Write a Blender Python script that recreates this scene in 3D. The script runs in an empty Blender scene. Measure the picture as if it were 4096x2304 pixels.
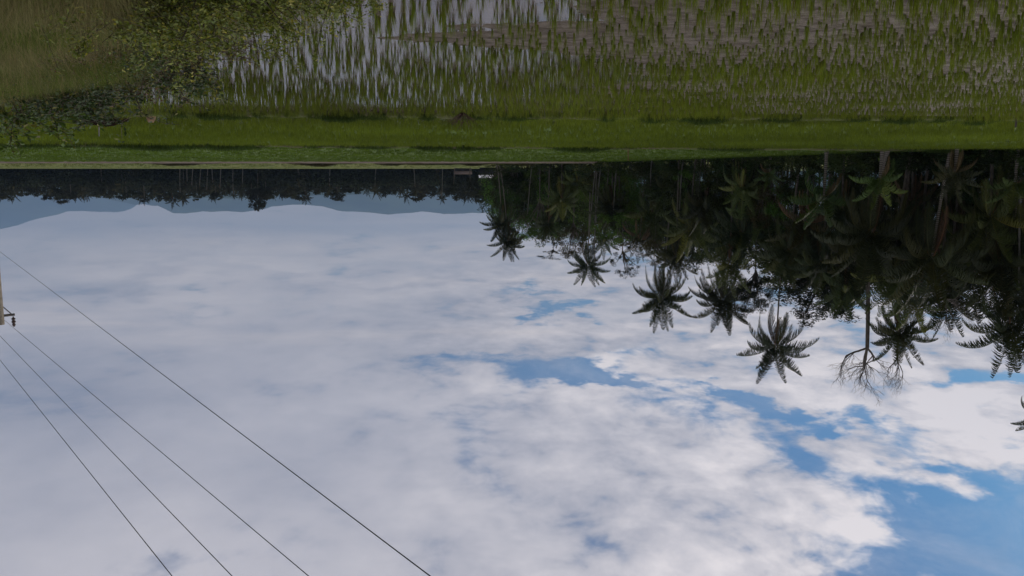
import bpy, math, random
import numpy as np
from mathutils import Vector, Matrix

random.seed(7)
RNG = np.random.default_rng(7)
R = math.radians
PI = math.pi
SC = bpy.context.scene
COL = SC.collection

# ------------------------------------------------------------------ camera
F = 770.0            # focal length in pixels of a 1024 wide frame
HV = 171.5           # row of the horizon in the (upside down) photograph
CAMH = 2.4
PITCH = math.atan((288 - HV) / F)
cam_d = bpy.data.cameras.new('camera')
cam = bpy.data.objects.new('camera', cam_d)
COL.objects.link(cam)
cam_d.sensor_width = 36
cam_d.lens = 36 * F / 1024
cam_d.clip_start = 0.05
cam_d.clip_end = 60000
fw = Vector((0, math.cos(PITCH), math.sin(PITCH)))
cx = Vector((-1, 0, 0))
cy = Vector((0, math.sin(PITCH), -math.cos(PITCH)))     # the phone was held upside down
m = Matrix((cx, cy, -fw)).transposed().to_4x4()
m.translation = Vector((0, 0, CAMH))
cam.matrix_world = m
SC.camera = cam
UPV = Vector((0, -math.sin(PITCH), math.cos(PITCH)))

def ray(u, v):
    return Vector((1, 0, 0)) * (512 - u) + fw * F + UPV * (v - 288)
def ground(u, v, z=0.0):
    r = ray(u, v); t = (z - CAMH) / r.z
    return Vector((r.x * t, r.y * t, z))
def at(u, v, y):
    r = ray(u, v); t = y / r.y
    return Vector((r.x * t, y, CAMH + r.z * t))
def zplane(u, v, z):
    r = ray(u, v); t = (z - CAMH) / r.z
    return Vector((r.x * t, r.y * t, z))

SC.view_settings.view_transform = 'Standard'
SC.view_settings.look = 'None'
SC.view_settings.gamma = 1
SC.view_settings.exposure = 0.0
SC.view_settings.use_curve_mapping = False
SC.cycles.use_denoising = True
SC.cycles.max_bounces = 6
SC.cycles.diffuse_bounces = 3
SC.cycles.glossy_bounces = 3
SC.cycles.transmission_bounces = 4
SC.cycles.volume_bounces = 0
SC.cycles.transparent_max_bounces = 4
SC.cycles.use_adaptive_sampling = True

# ------------------------------------------------------------------ world
SUN_EL, SUN_AZ = 24.0, -52.0      # degrees; azimuth measured from +Y towards +X
W = bpy.data.worlds.new('World'); SC.world = W; W.use_nodes = True
wt = W.node_tree; wt.nodes.clear()
class NB:
    """tiny expression helper for node trees"""
    def __init__(s, nt): s.nt = nt
    def n(s, t, **k):
        nd = s.nt.nodes.new(t)
        for a, b in k.items(): setattr(nd, a, b)
        return nd
    def put(s, sock, val):
        if isinstance(val, bpy.types.NodeSocket): s.nt.links.new(val, sock)
        elif val is not None: sock.default_value = val
    def math(s, op, a, b=None, c=None, clamp=False):
        nd = s.n('ShaderNodeMath', operation=op, use_clamp=clamp)
        s.put(nd.inputs[0], a)
        if b is not None: s.put(nd.inputs[1], b)
        if c is not None: s.put(nd.inputs[2], c)
        return nd.outputs[0]
    def add(s, a, b): return s.math('ADD', a, b)
    def sub(s, a, b): return s.math('SUBTRACT', a, b)
    def mul(s, a, b): return s.math('MULTIPLY', a, b)
    def div(s, a, b): return s.math('DIVIDE', a, b)
    def sep(s, v):
        nd = s.n('ShaderNodeSeparateXYZ'); s.put(nd.inputs[0], v); return nd.outputs
    def comb(s, x, y, z=0.0):
        nd = s.n('ShaderNodeCombineXYZ')
        for i, q in enumerate((x, y, z)): s.put(nd.inputs[i], q)
        return nd.outputs[0]
    def noise(s, vec, scale, detail=4, rough=.55, dist=0.0, w=None, out=0):
        nd = s.n('ShaderNodeTexNoise')
        if w is not None:
            nd.noise_dimensions = '4D'; nd.inputs['W'].default_value = w
        s.put(nd.inputs['Vector'], vec)
        nd.inputs['Scale'].default_value = scale; nd.inputs['Detail'].default_value = detail
        nd.inputs['Roughness'].default_value = rough; nd.inputs['Distortion'].default_value = dist
        return nd.outputs[out]
    def smooth(s, x, a, b, lo=0.0, hi=1.0):
        nd = s.n('ShaderNodeMapRange', interpolation_type='SMOOTHSTEP', clamp=True)
        s.put(nd.inputs[0], x); nd.inputs[1].default_value = a; nd.inputs[2].default_value = b
        s.put(nd.inputs[3], lo); s.put(nd.inputs[4], hi)
        return nd.outputs[0]
    def mix(s, f, a, b):
        nd = s.n('ShaderNodeMix', data_type='RGBA')
        s.put(nd.inputs[0], f); s.put(nd.inputs[6], a); s.put(nd.inputs[7], b)
        return nd.outputs[2]
def c4(c): return (c[0], c[1], c[2], 1.0)

nb = NB(wt)
tc = nb.n('ShaderNodeTexCoord').outputs['Generated']
sx, sy, sz = nb.sep(tc)
sky = nb.n('ShaderNodeTexSky', sky_type='NISHITA', sun_disc=False)
sky.sun_elevation = R(SUN_EL); sky.sun_rotation = R(SUN_AZ)
sky.altitude = 0; sky.air_density = 1.2; sky.dust_density = 0.6; sky.ozone_density = 3.0
STR = 0.06
# clouds live on a high flat layer: P is where the view ray meets it
den = nb.add(nb.math('MAXIMUM', sz, 0.0), 0.10)
P = nb.comb(nb.div(sx, den), nb.div(sy, den), 0.0)
# world-space gnomonic coordinates about +Y used to place the gaps and the bright banks
ysafe = nb.math('MAXIMUM', sy, 0.15)
ga, gb = nb.div(sx, ysafe), nb.div(sz, ysafe)
wn = nb.sep(nb.noise(P, 1.3, 6, .62, out=1))
wa = nb.add(ga, nb.mul(nb.sub(wn[0], .5), .36))
wb = nb.add(gb, nb.mul(nb.sub(wn[1], .5), .26))
def blob(u, v, ru, rv, ang, amp):
    r = ray(u, v); a0, b0 = r.x / r.y, r.z / r.y
    ca, sa = math.cos(R(ang)), math.sin(R(ang))
    da, db = nb.sub(wa, a0), nb.sub(wb, b0)
    p = nb.div(nb.add(nb.mul(da, ca), nb.mul(db, sa)), ru / F)
    q = nb.div(nb.sub(nb.mul(db, ca), nb.mul(da, sa)), rv / F)
    e = nb.math('POWER', 2.71828, nb.mul(nb.add(nb.mul(p, p), nb.mul(q, q)), -1.0))
    return nb.mul(e, amp)
def total(lst):
    t = None
    for b in lst:
        x = blob(*b); t = x if t is None else nb.add(t, x)
    return t
HOLES = [(572, 372, 62, 23, -8, 1.6), (635, 392, 55, 10, -12, .9), (480, 352, 40, 8, 0, .3), (780, 468, 120, 26, -25, .4), (850, 500, 60, 22, -30, .4), (700, 425, 60, 8, -10, .3), (545, 297, 26, 4, -5, .45), (586, 310, 24, 5, -5, .5),
         (468, 338, 45, 8, 8, .5), (715, 400, 38, 6, -12, .7), (782, 416, 50, 9, -8, .7), (862, 434, 55, 9, -14, .7),
         (948, 398, 55, 9, 6, .8), (1020, 400, 40, 9, 0, .8), (895, 458, 60, 11, -20, .5), (960, 476, 60, 8, -10, .5),
         (1010, 530, 120, 50, 0, 1.6), (905, 500, 55, 20, -30, .5), (1060, 600, 170, 70, 0, 1.4), (880, 560, 30, 25, 0, .4),
         (478, 462, 60, 26, -30, .42), (180, 566, 85, 13, 12, .5), (190, 308, 45, 9, 10, .3)]
BRIGHT = [(1000, 446, 90, 26, -10, 1.1), (860, 540, 60, 60, 0, .6), (800, 372, 130, 20, -8, .5), (602, 353, 30, 8, -5, 1.0),
          (618, 374, 20, 5, -5, .6), (930, 425, 50, 10, -5, .6), (700, 446, 100, 22, -10, .4), (700, 560, 160, 50, 0, .45), (560, 410, 110, 30, -15, .25), (190, 290, 60, 10, 10, .3),
          (240, 262, 120, 9, 0, .25), (170, 245, 110, 8, 0, .3), (600, 300, 160, 16, -5, .3)]
DARK = [(110, 290, 150, 14, 4, .35), (560, 430, 120, 16, -20, .25), (60, 420, 200, 50, 0, .12), (500, 340, 110, 18, 0, .3), (330, 480, 160, 60, 0, .1), (200, 240, 70, 4, 0, .3), (500, 460, 70, 30, 0, .3), (420, 275, 120, 8, 0, .25)]
holes = total(HOLES); bright = nb.sub(total(BRIGHT), total(DARK))
nbig = nb.noise(P, 1.5, 8, .58, .3)
nfine = nb.noise(P, 4.6, 6, .55, .5, w=3.1)
npuff = nb.noise(P, 11.0, 4, .55, .3, w=5.7)
nsoft = nb.noise(P, .55, 5, .5, .2, w=8.2)
side = nb.smooth(ga, .35, -.45)                      # broken, brighter cloud towards the hidden sun
# coverage
cov = nb.add(nb.sub(.95, nb.mul(holes, .95)), nb.add(nb.mul(nb.sub(nbig, .5), 1.3), nb.mul(nb.add(nb.mul(nb.sub(nfine, .5), 2.4), nb.mul(nb.sub(npuff, .5), 1.1)), nb.add(.45, nb.mul(side, .8)))))
mask = nb.smooth(cov, .06, .86)
veil = nb.add(nb.mul(nb.smooth(nb.noise(P, 3.0, 6, .65, .8, w=9.7), .40, .75), .30), nb.smooth(ga, -.66, -.1, .0, .10))
mask = nb.math('MAXIMUM', mask, nb.math('MINIMUM', veil, .6))
# brightness of the cloud itself
tex = nb.add(nb.mul(nb.add(nb.sub(nfine, .5), nb.mul(nb.sub(npuff, .5), .55)), nb.add(.22, nb.mul(side, 2.1))), nb.add(nb.mul(nb.sub(nbig, .5), nb.add(.55, nb.mul(side, .9))), nb.mul(nb.sub(nsoft, .5), 1.3)))
bri = nb.add(nb.add(nb.mul(side, .22), .27), nb.add(tex, nb.mul(bright, .5)))
bri = nb.math('MAXIMUM', nb.math('MINIMUM', bri, 1.0), 0.0)
ccol = nb.mix(bri, (.285, .31, .40, 1), (.83, .805, .845, 1))
edge = nb.smooth(cov, .3, .95, .12, 0.0)             # thin cloud edges are luminous
ccol = nb.mix(nb.mul(edge, side), ccol, (1, 1, 1, 1))
# low cloud is lit warm and bright behind the blue air of the haze
warm = nb.smooth(gb, .16, .03, 0, .6)
ccol = nb.mix(warm, ccol, (.56, .55, .58, 1))
# long grey and cream streaks low in the sky
strk = nb.noise(nb.comb(nb.mul(ga, 2.2), nb.mul(gb, 26.0), 4.0), 1.0, 6, .6, .6)
sfac = nb.mul(nb.smooth(gb, .30, .10), nb.smooth(gb, .02, .07))
ccol = nb.mix(nb.mul(nb.smooth(strk, .50, .68), nb.mul(sfac, .55)), ccol, (.33, .37, .46, 1))
ccol = nb.mix(nb.mul(nb.smooth(strk, .47, .32), nb.mul(sfac, .5)), ccol, (.72, .67, .66, 1))
lowg = nb.n('ShaderNodeMix', data_type='RGBA', blend_type='MULTIPLY'); lowg.inputs[0].default_value = 1
nb.put(lowg.inputs[6], ccol); nb.put(lowg.inputs[7], nb.mix(nb.smooth(gb, .34, .02), (1.08, 1.04, 1.0, 1), (1.42, 1.27, 1.08, 1)))
ccol = lowg.outputs[2]
tintn = nb.n('ShaderNodeMix', data_type='RGBA', blend_type='MULTIPLY'); tintn.inputs[0].default_value = 1
nb.put(tintn.inputs[6], sky.outputs[0]); tintn.inputs[7].default_value = (.32, .73, 1.10, 1)
zen = nb.smooth(sz, .50, .85, 1.0 / STR, 2.5 / STR)   # cloud brightness added overhead, out of view, to light the ground
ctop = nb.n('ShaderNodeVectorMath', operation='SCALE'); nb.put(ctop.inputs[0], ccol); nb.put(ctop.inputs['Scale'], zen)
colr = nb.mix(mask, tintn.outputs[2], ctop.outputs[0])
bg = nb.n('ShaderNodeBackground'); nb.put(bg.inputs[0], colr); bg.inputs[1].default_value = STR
wo = nb.n('ShaderNodeOutputWorld'); wt.links.new(bg.outputs[0], wo.inputs[0])
W.cycles.sampling_method = 'MANUAL'; W.cycles.sample_map_resolution = 512

sun_d = bpy.data.lights.new('sun', 'SUN'); sun = bpy.data.objects.new('sun', sun_d); COL.objects.link(sun)
sun_d.energy = 1.5; sun_d.angle = R(14); sun_d.color = (1, .93, .84)
sdir = Vector((math.sin(R(SUN_AZ)) * math.cos(R(SUN_EL)), math.cos(R(SUN_AZ)) * math.cos(R(SUN_EL)), math.sin(R(SUN_EL))))
sun.rotation_euler = sdir.to_track_quat('Z', 'Y').to_euler()
sun.location = (0, 0, 60)

# ------------------------------------------------------------------ helpers
def tag(o, label=None, cat=None, group=None, kind=None):
    if label: o['label'] = label
    if cat: o['category'] = cat
    if group: o['group'] = group
    if kind: o['kind'] = kind
    return o
def link(name, me, mat=None, parent=None):
    o = bpy.data.objects.new(name, me); COL.objects.link(o)
    if mat is not None and me is not None and not len(me.materials): me.materials.append(mat)
    if parent is not None: o.parent = parent
    return o
def empty(name, loc=(0, 0, 0)):
    o = bpy.data.objects.new(name, None); COL.objects.link(o); o.location = loc
    o.empty_display_size = .3
    return o
def mesh_np(name, V, Q, col=None, smooth=False, T=None):
    """mesh from vertex array, quad index array (and optional triangles) with per-vertex colour"""
    me = bpy.data.meshes.new(name)
    V = np.asarray(V, dtype=np.float32).reshape(-1, 3)
    Q = np.asarray(Q, dtype=np.int32).reshape(-1, 4)
    nq = len(Q); nt = 0 if T is None else len(T)
    me.vertices.add(len(V)); me.vertices.foreach_set('co', V.ravel())
    idx = Q.ravel()
    starts = np.arange(nq, dtype=np.int32) * 4
    tot = np.full(nq, 4, dtype=np.int32)
    if nt:
        T = np.asarray(T, dtype=np.int32).reshape(-1, 3)
        idx = np.concatenate([idx, T.ravel()])
        starts = np.concatenate([starts, nq * 4 + np.arange(nt, dtype=np.int32) * 3])
        tot = np.concatenate([tot, np.full(nt, 3, dtype=np.int32)])
    me.loops.add(len(idx)); me.loops.foreach_set('vertex_index', idx)
    me.polygons.add(nq + nt)
    me.polygons.foreach_set('loop_start', starts)
    if smooth: me.polygons.foreach_set('use_smooth', np.ones(nq + nt, dtype=bool))
    if col is not None:
        at_ = me.color_attributes.new('Col', 'FLOAT_COLOR', 'POINT')
        c = np.ones((len(V), 4), dtype=np.float32); c[:, :3] = col
        at_.data.foreach_set('color', c.ravel())
    me.update(calc_edges=True); me.validate()
    return me

class Acc:
    """collects tubes and quads into one mesh"""
    def __init__(s): s.V = []; s.Q = []; s.C = []; s.n = 0
    def add(s, V, Q, c=(1, 1, 1)):
        V = np.asarray(V, dtype=float).reshape(-1, 3)
        s.V.append(V); s.Q.append(np.asarray(Q).reshape(-1, 4) + s.n)
        cc = np.zeros((len(V), 3)); cc[:] = c; s.C.append(cc); s.n += len(V)
    def tube(s, pts, rad, k=6, c=(1, 1, 1)):
        pts = np.asarray(pts, dtype=float); n = len(pts)
        rad = np.zeros(n) + rad
        d = np.gradient(pts, axis=0); d /= np.linalg.norm(d, axis=1)[:, None] + 1e-9
        ref = np.array([0, 0, 1.0]) if abs(d[:, 2]).mean() < .8 else np.array([1.0, 0, 0])
        a = np.cross(d, ref); a /= np.linalg.norm(a, axis=1)[:, None] + 1e-9
        b = np.cross(d, a)
        th = np.linspace(0, 2 * PI, k, endpoint=False)
        V = pts[:, None] + rad[:, None, None] * (np.cos(th)[None, :, None] * a[:, None] + np.sin(th)[None, :, None] * b[:, None])
        i = np.arange(n - 1)[:, None]; j = np.arange(k)[None]
        j2 = (j + 1) % k
        Q = np.stack([i * k + j, i * k + j2, (i + 1) * k + j2, (i + 1) * k + j], -1)
        s.add(V.reshape(-1, 3), Q, c)
    def box(s, c0, sx_, sy_, sz_, rz=0, c=(1, 1, 1)):
        x, y, z = sx_ / 2, sy_ / 2, sz_ / 2
        V = np.array([(-x, -y, -z), (x, -y, -z), (x, y, -z), (-x, y, -z), (-x, -y, z), (x, -y, z), (x, y, z), (-x, y, z)])
        ca, sa = math.cos(rz), math.sin(rz)
        V = V @ np.array([[ca, sa, 0], [-sa, ca, 0], [0, 0, 1]]) + np.array(c0)
        s.add(V, [(0, 3, 2, 1), (4, 5, 6, 7), (0, 1, 5, 4), (1, 2, 6, 5), (2, 3, 7, 6), (3, 0, 4, 7)], c)
    def mesh(s, name, smooth=True):
        return mesh_np(name, np.concatenate(s.V), np.concatenate(s.Q), np.concatenate(s.C), smooth)

def blades(pos, h, w, lean, az, face, col, seg=3, coltip=None, droop=1.0):
    """vectorised grass blades -> V, Q, C"""
    n = len(pos)
    t = np.linspace(0, 1, seg + 1)[None, :]
    ld = np.stack([np.cos(az), np.sin(az)], 1)
    fd = np.stack([np.cos(face), np.sin(face)], 1)
    off = (lean[:, None] * t ** (1.6 * droop)) * h[:, None]
    zz = h[:, None] * (t - 0.28 * (lean[:, None] ** 1.2) * t ** 2)
    C0 = np.zeros((n, seg + 1, 3))
    C0[..., 0] = pos[:, 0:1] + ld[:, 0:1] * off
    C0[..., 1] = pos[:, 1:2] + ld[:, 1:2] * off
    C0[..., 2] = pos[:, 2:3] + zz
    ww = w[:, None] * (1 - 0.9 * t ** 1.8) * .5
    L = C0.copy(); Rr = C0.copy()
    L[..., 0] -= fd[:, 0:1] * ww; L[..., 1] -= fd[:, 1:2] * ww
    Rr[..., 0] += fd[:, 0:1] * ww; Rr[..., 1] += fd[:, 1:2] * ww
    V = np.stack([L, Rr], 2).reshape(-1, 3)
    base = (np.arange(n) * (seg + 1) * 2)[:, None]
    i = np.arange(seg)[None] * 2
    Q = np.stack([base + i, base + i + 1, base + i + 3, base + i + 2], -1).reshape(-1, 4)
    if coltip is None: coltip = col
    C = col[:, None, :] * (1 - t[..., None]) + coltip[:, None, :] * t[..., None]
    C = np.repeat(C[:, :, None, :], 2, 2).reshape(-1, 3)
    return V, Q, C

def pnoise(x, y, sc, seed=0, octs=4):
    """cheap value noise on numpy arrays, 0..1"""
    r = np.zeros_like(x, dtype=float); amp = 1; tot = 0
    for o in range(octs):
        xs, ys = x / sc * 2 ** o + seed * 17.3, y / sc * 2 ** o + seed * 9.1
        xi, yi = np.floor(xs), np.floor(ys); xf, yf = xs - xi, ys - yi
        def hsh(a, b): 
            v = np.sin(a * 127.1 + b * 311.7 + seed * 3.7 + o * 5.1) * 43758.5453
            return v - np.floor(v)
        u_, v_ = xf * xf * (3 - 2 * xf), yf * yf * (3 - 2 * yf)
        r += amp * ((hsh(xi, yi) * (1 - u_) + hsh(xi + 1, yi) * u_) * (1 - v_) + (hsh(xi, yi + 1) * (1 - u_) + hsh(xi + 1, yi + 1) * u_) * v_)
        tot += amp; amp *= .5
    return r / tot

# ------------------------------------------------------------------ materials
def new_mat(name):
    mt = bpy.data.materials.new(name); mt.use_nodes = True
    nt = mt.node_tree; nt.nodes.clear()
    return mt, NB(nt)
def finish(mt, b, shader):
    o = b.n('ShaderNodeOutputMaterial'); b.nt.links.new(shader, o.inputs[0]); return mt
def principled(b, base, rough=.7, spec=.3, normal=None, **k):
    p = b.n('ShaderNodeBsdfPrincipled')
    b.put(p.inputs['Base Color'], base); b.put(p.inputs['Roughness'], rough); b.put(p.inputs['Specular IOR Level'], spec)
    if normal is not None: b.put(p.inputs['Normal'], normal)
    for a, v in k.items(): b.put(p.inputs[a], v)
    return p.outputs[0]
def bump(b, h, dist, strength=1.0):
    n_ = b.n('ShaderNodeBump'); b.put(n_.inputs['Height'], h); n_.inputs['Distance'].default_value = dist; n_.inputs['Strength'].default_value = strength
    return n_.outputs[0]
def attr(b, name='Col'):
    a = b.n('ShaderNodeAttribute', attribute_name=name); return a.outputs['Color']
def leaf_mat(name, tint=(1, 1, 1), trans=.25, rough=.55, spec=.3, var=.35):
    """leaf surface: painted leaf colour from the mesh, varied tree by tree"""
    mt, b = new_mat(name)
    oi = b.n('ShaderNodeObjectInfo').outputs['Random']
    base = b.n('ShaderNodeMix', data_type='RGBA', blend_type='MULTIPLY'); base.inputs[0].default_value = 1
    b.put(base.inputs[6], attr(b)); base.inputs[7].default_value = c4(tint)
    hs = b.n('ShaderNodeHueSaturation')
    b.put(hs.inputs['Color'], base.outputs[2])
    b.put(hs.inputs['Hue'], b.add(.5 - .02 * var / .35, b.mul(oi, .04 * var / .35)))
    r2 = b.math('FRACT', b.mul(oi, 7.31))
    b.put(hs.inputs['Value'], b.add(1 - var, b.mul(r2, 2 * var)))
    p = principled(b, hs.outputs[0], rough, spec)
    tr = b.n('ShaderNodeBsdfTranslucent'); b.put(tr.inputs[0], hs.outputs[0])
    mx = b.n('ShaderNodeMixShader'); mx.inputs[0].default_value = trans
    b.nt.links.new(p, mx.inputs[1]); b.nt.links.new(tr.outputs[0], mx.inputs[2])
    return finish(mt, b, mx.outputs[0])
def bark_mat(name, c1, c2, scale=6, ring=0):
    mt, b = new_mat(name)
    g = b.n('ShaderNodeTexCoord').outputs['Object']
    mp = b.n('ShaderNodeMapping'); b.put(mp.inputs[0], g); mp.inputs['Scale'].default_value = (1, 1, .25 if not ring else 1)
    n_ = b.noise(mp.outputs[0], scale, 5, .65)
    f = n_
    if ring:
        z = b.sep(g)[2]
        rr = b.math('PINGPONG', b.add(z, b.mul(n_, .1)), ring)
        f = b.math('MULTIPLY_ADD', b.div(rr, ring), .6, b.mul(n_, .5))
    col = b.mix(b.smooth(f, .3, .72), c4(c1), c4(c2))
    return finish(mt, b, principled(b, col, .85, .2, bump(b, f, .03)))

M_PALM = leaf_mat('palm_leaf', (.85, .85, .75), .18, .6, .15)
M_LEAF = leaf_mat('broad_leaf', (.8, .8, .75), .2, .7, .1, .45)
M_FARLEAF = leaf_mat('far_leaf', (.7, .7, .65), .1, .8, .05, .3)
M_RICE = leaf_mat('rice_leaf', (1.0, .92, .62), .35, .6, .12, .12)
M_GRASS = leaf_mat('grass_blade', (.9, .88, .78), .3, .7, .1, .05)
M_PTRUNK = bark_mat('palm_bark', (.065, .055, .045), (.17, .15, .125), 5, .11)
M_BARK = bark_mat('tree_bark', (.05, .042, .034), (.13, .11, .09), 7)
M_PALEBARK = bark_mat('pale_bark', (.16, .15, .13), (.34, .31, .28), 7)
M_COCO, b_ = new_mat('coconut_husk'); finish(M_COCO, b_, principled(b_, (.08, .07, .02, 1), .6))

def col_n(n, c, var=.2, hue=.12):
    """n colours about c"""
    k = RNG.normal(1, var, (n, 1)).clip(.4, 1.8); h = RNG.normal(0, hue, (n, 1))
    out = np.array(c)[None] * k
    out[:, 0:1] *= (1 + h); out[:, 2:3] *= (1 - h * .5)
    return out.clip(.001, 1)

# ------------------------------------------------------------------ ground and hills
mt, b = new_mat('field_ground')
g = b.n('ShaderNodeTexCoord').outputs['Object']
n1 = b.noise(g, .05, 6, .6); n2 = b.noise(g, .9, 4, .6)
col = b.mix(b.smooth(n1, .35, .65), (.045, .075, .012, 1), (.075, .095, .020, 1))
col = b.mix(b.smooth(n2, .45, .8), col, (.10, .085, .04, 1))
M_GROUND = finish(mt, b, principled(b, col, .9, .1, bump(b, n2, .2)))
R0 = 45000
me = bpy.data.meshes.new('ground'); 
me.from_pydata([(-R0, -R0, -.35), (R0, -R0, -.35), (R0, R0, -.35), (-R0, R0, -.35)], [], [(0, 1, 2, 3)])
tag(link('ground', me, M_GROUND), 'flat green farmland reaching to the hills', kind='structure')

def hill_mat(name, c1, c2):
    mt, b = new_mat(name)
    g = b.n('ShaderNodeTexCoord').outputs['Object']
    n = b.noise(g,   .0006, 8, .65)
    return finish(mt, b, principled(b, b.mix(b.smooth(n, .35, .65), c4(c1), c4(c2)), 1, 0))
M_HILL = hill_mat('forested_hill', (.015, .03, .012), (.05, .07, .03))
def hills(name, prof, y, depth, seed, label, rough=12, floor=-30):
    """a range of real hills: ridge height over x, falling off towards and away from the viewer"""
    us = np.array([p[0] for p in prof], float); vs = np.array([p[1] for p in prof], float)
    uu = np.linspace(us.min(), us.max(), 420); vv = np.interp(uu, us, vs)
    ridge = [at(u, v, y) for u, v in zip(uu, vv)]
    X = np.array([p.x for p in ridge]); Z = np.array([p.z for p in ridge])
    Z = Z + (pnoise(X, X * 0, y * .022, seed + 9, 4) - .5) * y * .0030
    K = 26; V = []
    for j in range(K):
        t = j / (K - 1) * 2 - 1            # -1 front, +1 back
        yy = y + t * depth
        f = (1 - abs(t)) ** 1.25
        sc = yy / y
        nz = (pnoise(X + 50 * j, np.full_like(X, yy), 2200, seed, 5) - .5) * (1 - abs(1 - 2 * f)) * Z * .5
        zz = Z * f + nz + (floor if abs(t) == 1 else 0)
        V.append(np.stack([X, np.full_like(X, yy), zz], 1))
    V = np.concatenate(V); n = len(X)
    Q = [(j * n + i, j * n + i + 1, (j + 1) * n + i + 1, (j + 1) * n + i) for j in range(K - 1) for i in range(n - 1)]
    tag(link(name, mesh_np(name, V, Q, smooth=True), M_HILL), label, kind='structure')
PROF_A = [(-260, 246), (-120, 238), (0, 232.5), (16, 228.8), (27, 224.5), (47, 219), (65, 214.2), (83, 213.5), (102, 214.2), (121, 214.2), (128, 211), (136, 206), (160, 204), (200, 203), (260, 201), (340, 199), (420, 196), (520, 194)]
PROF_B = [(60, 190), (90, 196), (118, 201.5), (138, 206.2), (146, 205.7), (153, 206.8), (163, 207), (168, 210.5), (176, 214.6), (190, 214.3), (204, 212.4), (225, 213.3), (245, 213), (262, 210.8), (270, 207.6), (288, 206.4), (312, 207), (325, 208), (338, 212.5), (350, 213.8), (375, 214.4), (392, 216.4), (415, 214), (421, 212.7), (430, 213.3), (445, 215.6), (475, 214.5), (500, 214), (560, 212), (640, 208), (760, 200), (900, 190)]
PROF_C = [(-260, 195), (0, 196.5), (60, 196.8), (110, 197.4), (175, 199), (250, 199), (300, 196.6), (330, 195.4), (375, 195), (440, 195.2), (500, 196), (560, 198), (700, 196), (900, 192)]
hills('hills', PROF_A, 27000, 5200, 1, 'pale blue mountain ridge, highest at the side by the power pole')
hills('hills', PROF_B, 20000, 4000, 2, 'blue mountain ridge with a flat-bottomed notch behind the far trees')
hills('hills', PROF_C, 10500, 1800, 3, 'low dark blue hill just above the far tree tops')

# ------------------------------------------------------------------ haze
hz = Acc(); hz.box((0, 16500, 1170), 64000, 35000, 2345)
mt = bpy.data.materials.new('haze'); mt.use_nodes = True; nt = mt.node_tree; nt.nodes.clear()
pv = nt.nodes.new('ShaderNodeVolumePrincipled')
pv.inputs['Color'].default_value = (.34, .51, .75, 1); pv.inputs['Density'].default_value = 4.6e-5; pv.inputs['Anisotropy'].default_value = .2
o_ = nt.nodes.new('ShaderNodeOutputMaterial'); nt.links.new(pv.outputs[0], o_.inputs['Volume'])
tag(link('haze', hz.mesh('haze', False), mt), 'thin blue evening haze', kind='stuff')
# ------------------------------------------------------------------ paddy: mud, water, bunds
BOUND = [(-30, -2), (-8, 5.6), (0.6, 8.4), (2.3, 10.4), (4.0, 11.6), (5.7, 13.8), (7.6, 16.4), (9.8, 18.2), (13.4, 21.5), (17.6, 25.8), (23.5, 32.0), (30, 39), (42, 46), (58, 57), (80, 70)]
BP = np.array(BOUND, float)
def bank_dist(x, y):
    """signed distance from the paddy's edge, positive on the weedy bank"""
    x = np.asarray(x, float); y = np.asarray(y, float)
    best = np.full(x.shape, 1e9); sgn = np.ones(x.shape)
    for (x0, y0), (x1, y1) in zip(BP[:-1], BP[1:]):
        dx, dy = x1 - x0, y1 - y0; L = dx * dx + dy * dy
        t = ((x - x0) * dx + (y - y0) * dy) / L; t = t.clip(0, 1)
        d = np.hypot(x - x0 - t * dx, y - y0 - t * dy)
        cr = dx * (y - y0) - dy * (x - x0)
        up = d < best
        best = np.where(up, d, best); sgn = np.where(up, np.where(cr < 0, 1.0, -1.0), sgn)
    return best * sgn
def bank_h(x, y):
    d = bank_dist(x, y)
    t = (d / 2.6).clip(-.2, 1); t = np.where(t < 0, t, t * t * (3 - 2 * t))
    return -.25 + .25 * (d > -0.3) * 1.0 + t * .46 * (1 - .25 * ((y - 14) / 30).clip(0, 1)) + (pnoise(x, y, 2.2, 4) - .5) * .22 * (d > 0)
def grid(name, x0, x1, nx, y0, y1, ny, fz, mat, label, kind='structure', power=1.0):
    gx = np.linspace(x0, x1, nx); gy = y0 + (y1 - y0) * np.linspace(0, 1, ny) ** power
    X, Y = np.meshgrid(gx, gy); Z = fz(X, Y)
    V = np.stack([X, Y, Z], -1).reshape(-1, 3)
    i = np.arange(nx - 1)[None]; j = np.arange(ny - 1)[:, None]
    a = j * nx + i
    Q = np.stack([a, a + 1, a + nx + 1, a + nx], -1).reshape(-1, 4)
    return tag(link(name, mesh_np(name, V, Q, smooth=True), mat), label, kind=kind)

def edge1(x): return 34.2 - .075 * (x + 20)          # near bund
def edge2(x): return 73.0 - .19 * (x + 8)            # second bund
def mud_field(x, y):
    """height of the mud relative to the water table"""
    n = pnoise(x, y, 1.9, 11, 5); n2 = pnoise(x * .35, y, .5, 5, 3); n3 = pnoise(x, y, .16, 15, 2)
    base = np.interp(x + (y - 14) * .10, [-12, -6, -3.0, -.5, 1.5, 4.5], [.045, .042, .012, -.030, -.048, -.055])
    hw = .40 + (2.4 - x).clip(0, 6) * .42       # a shoal of drier mud, widening across the paddy
    sh = np.exp(-((y - 14.6 + .05 * x) / hw) ** 2) * .070 * np.interp(x, [-9, -5, 3.4, 4.6], [.2, 1, .95, 0])
    far = np.interp(y, [10, 20, 26, 34], [0, -.005, -.01, -.012])
    return base + sh + far + (n - .5) * .11 + (n2 - .5) * .06 + (n3 - .5) * .03
mt, b = new_mat('paddy_mud')
g = b.n('ShaderNodeTexCoord').outputs['Object']
mp = b.n('ShaderNodeMapping'); b.put(mp.inputs[0], g); mp.inputs['Scale'].default_value = (1, 1.6, 1)
n1 = b.noise(mp.outputs[0], 3, 6, .65); n2 = b.noise(mp.outputs[0], 16, 5, .7)
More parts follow.
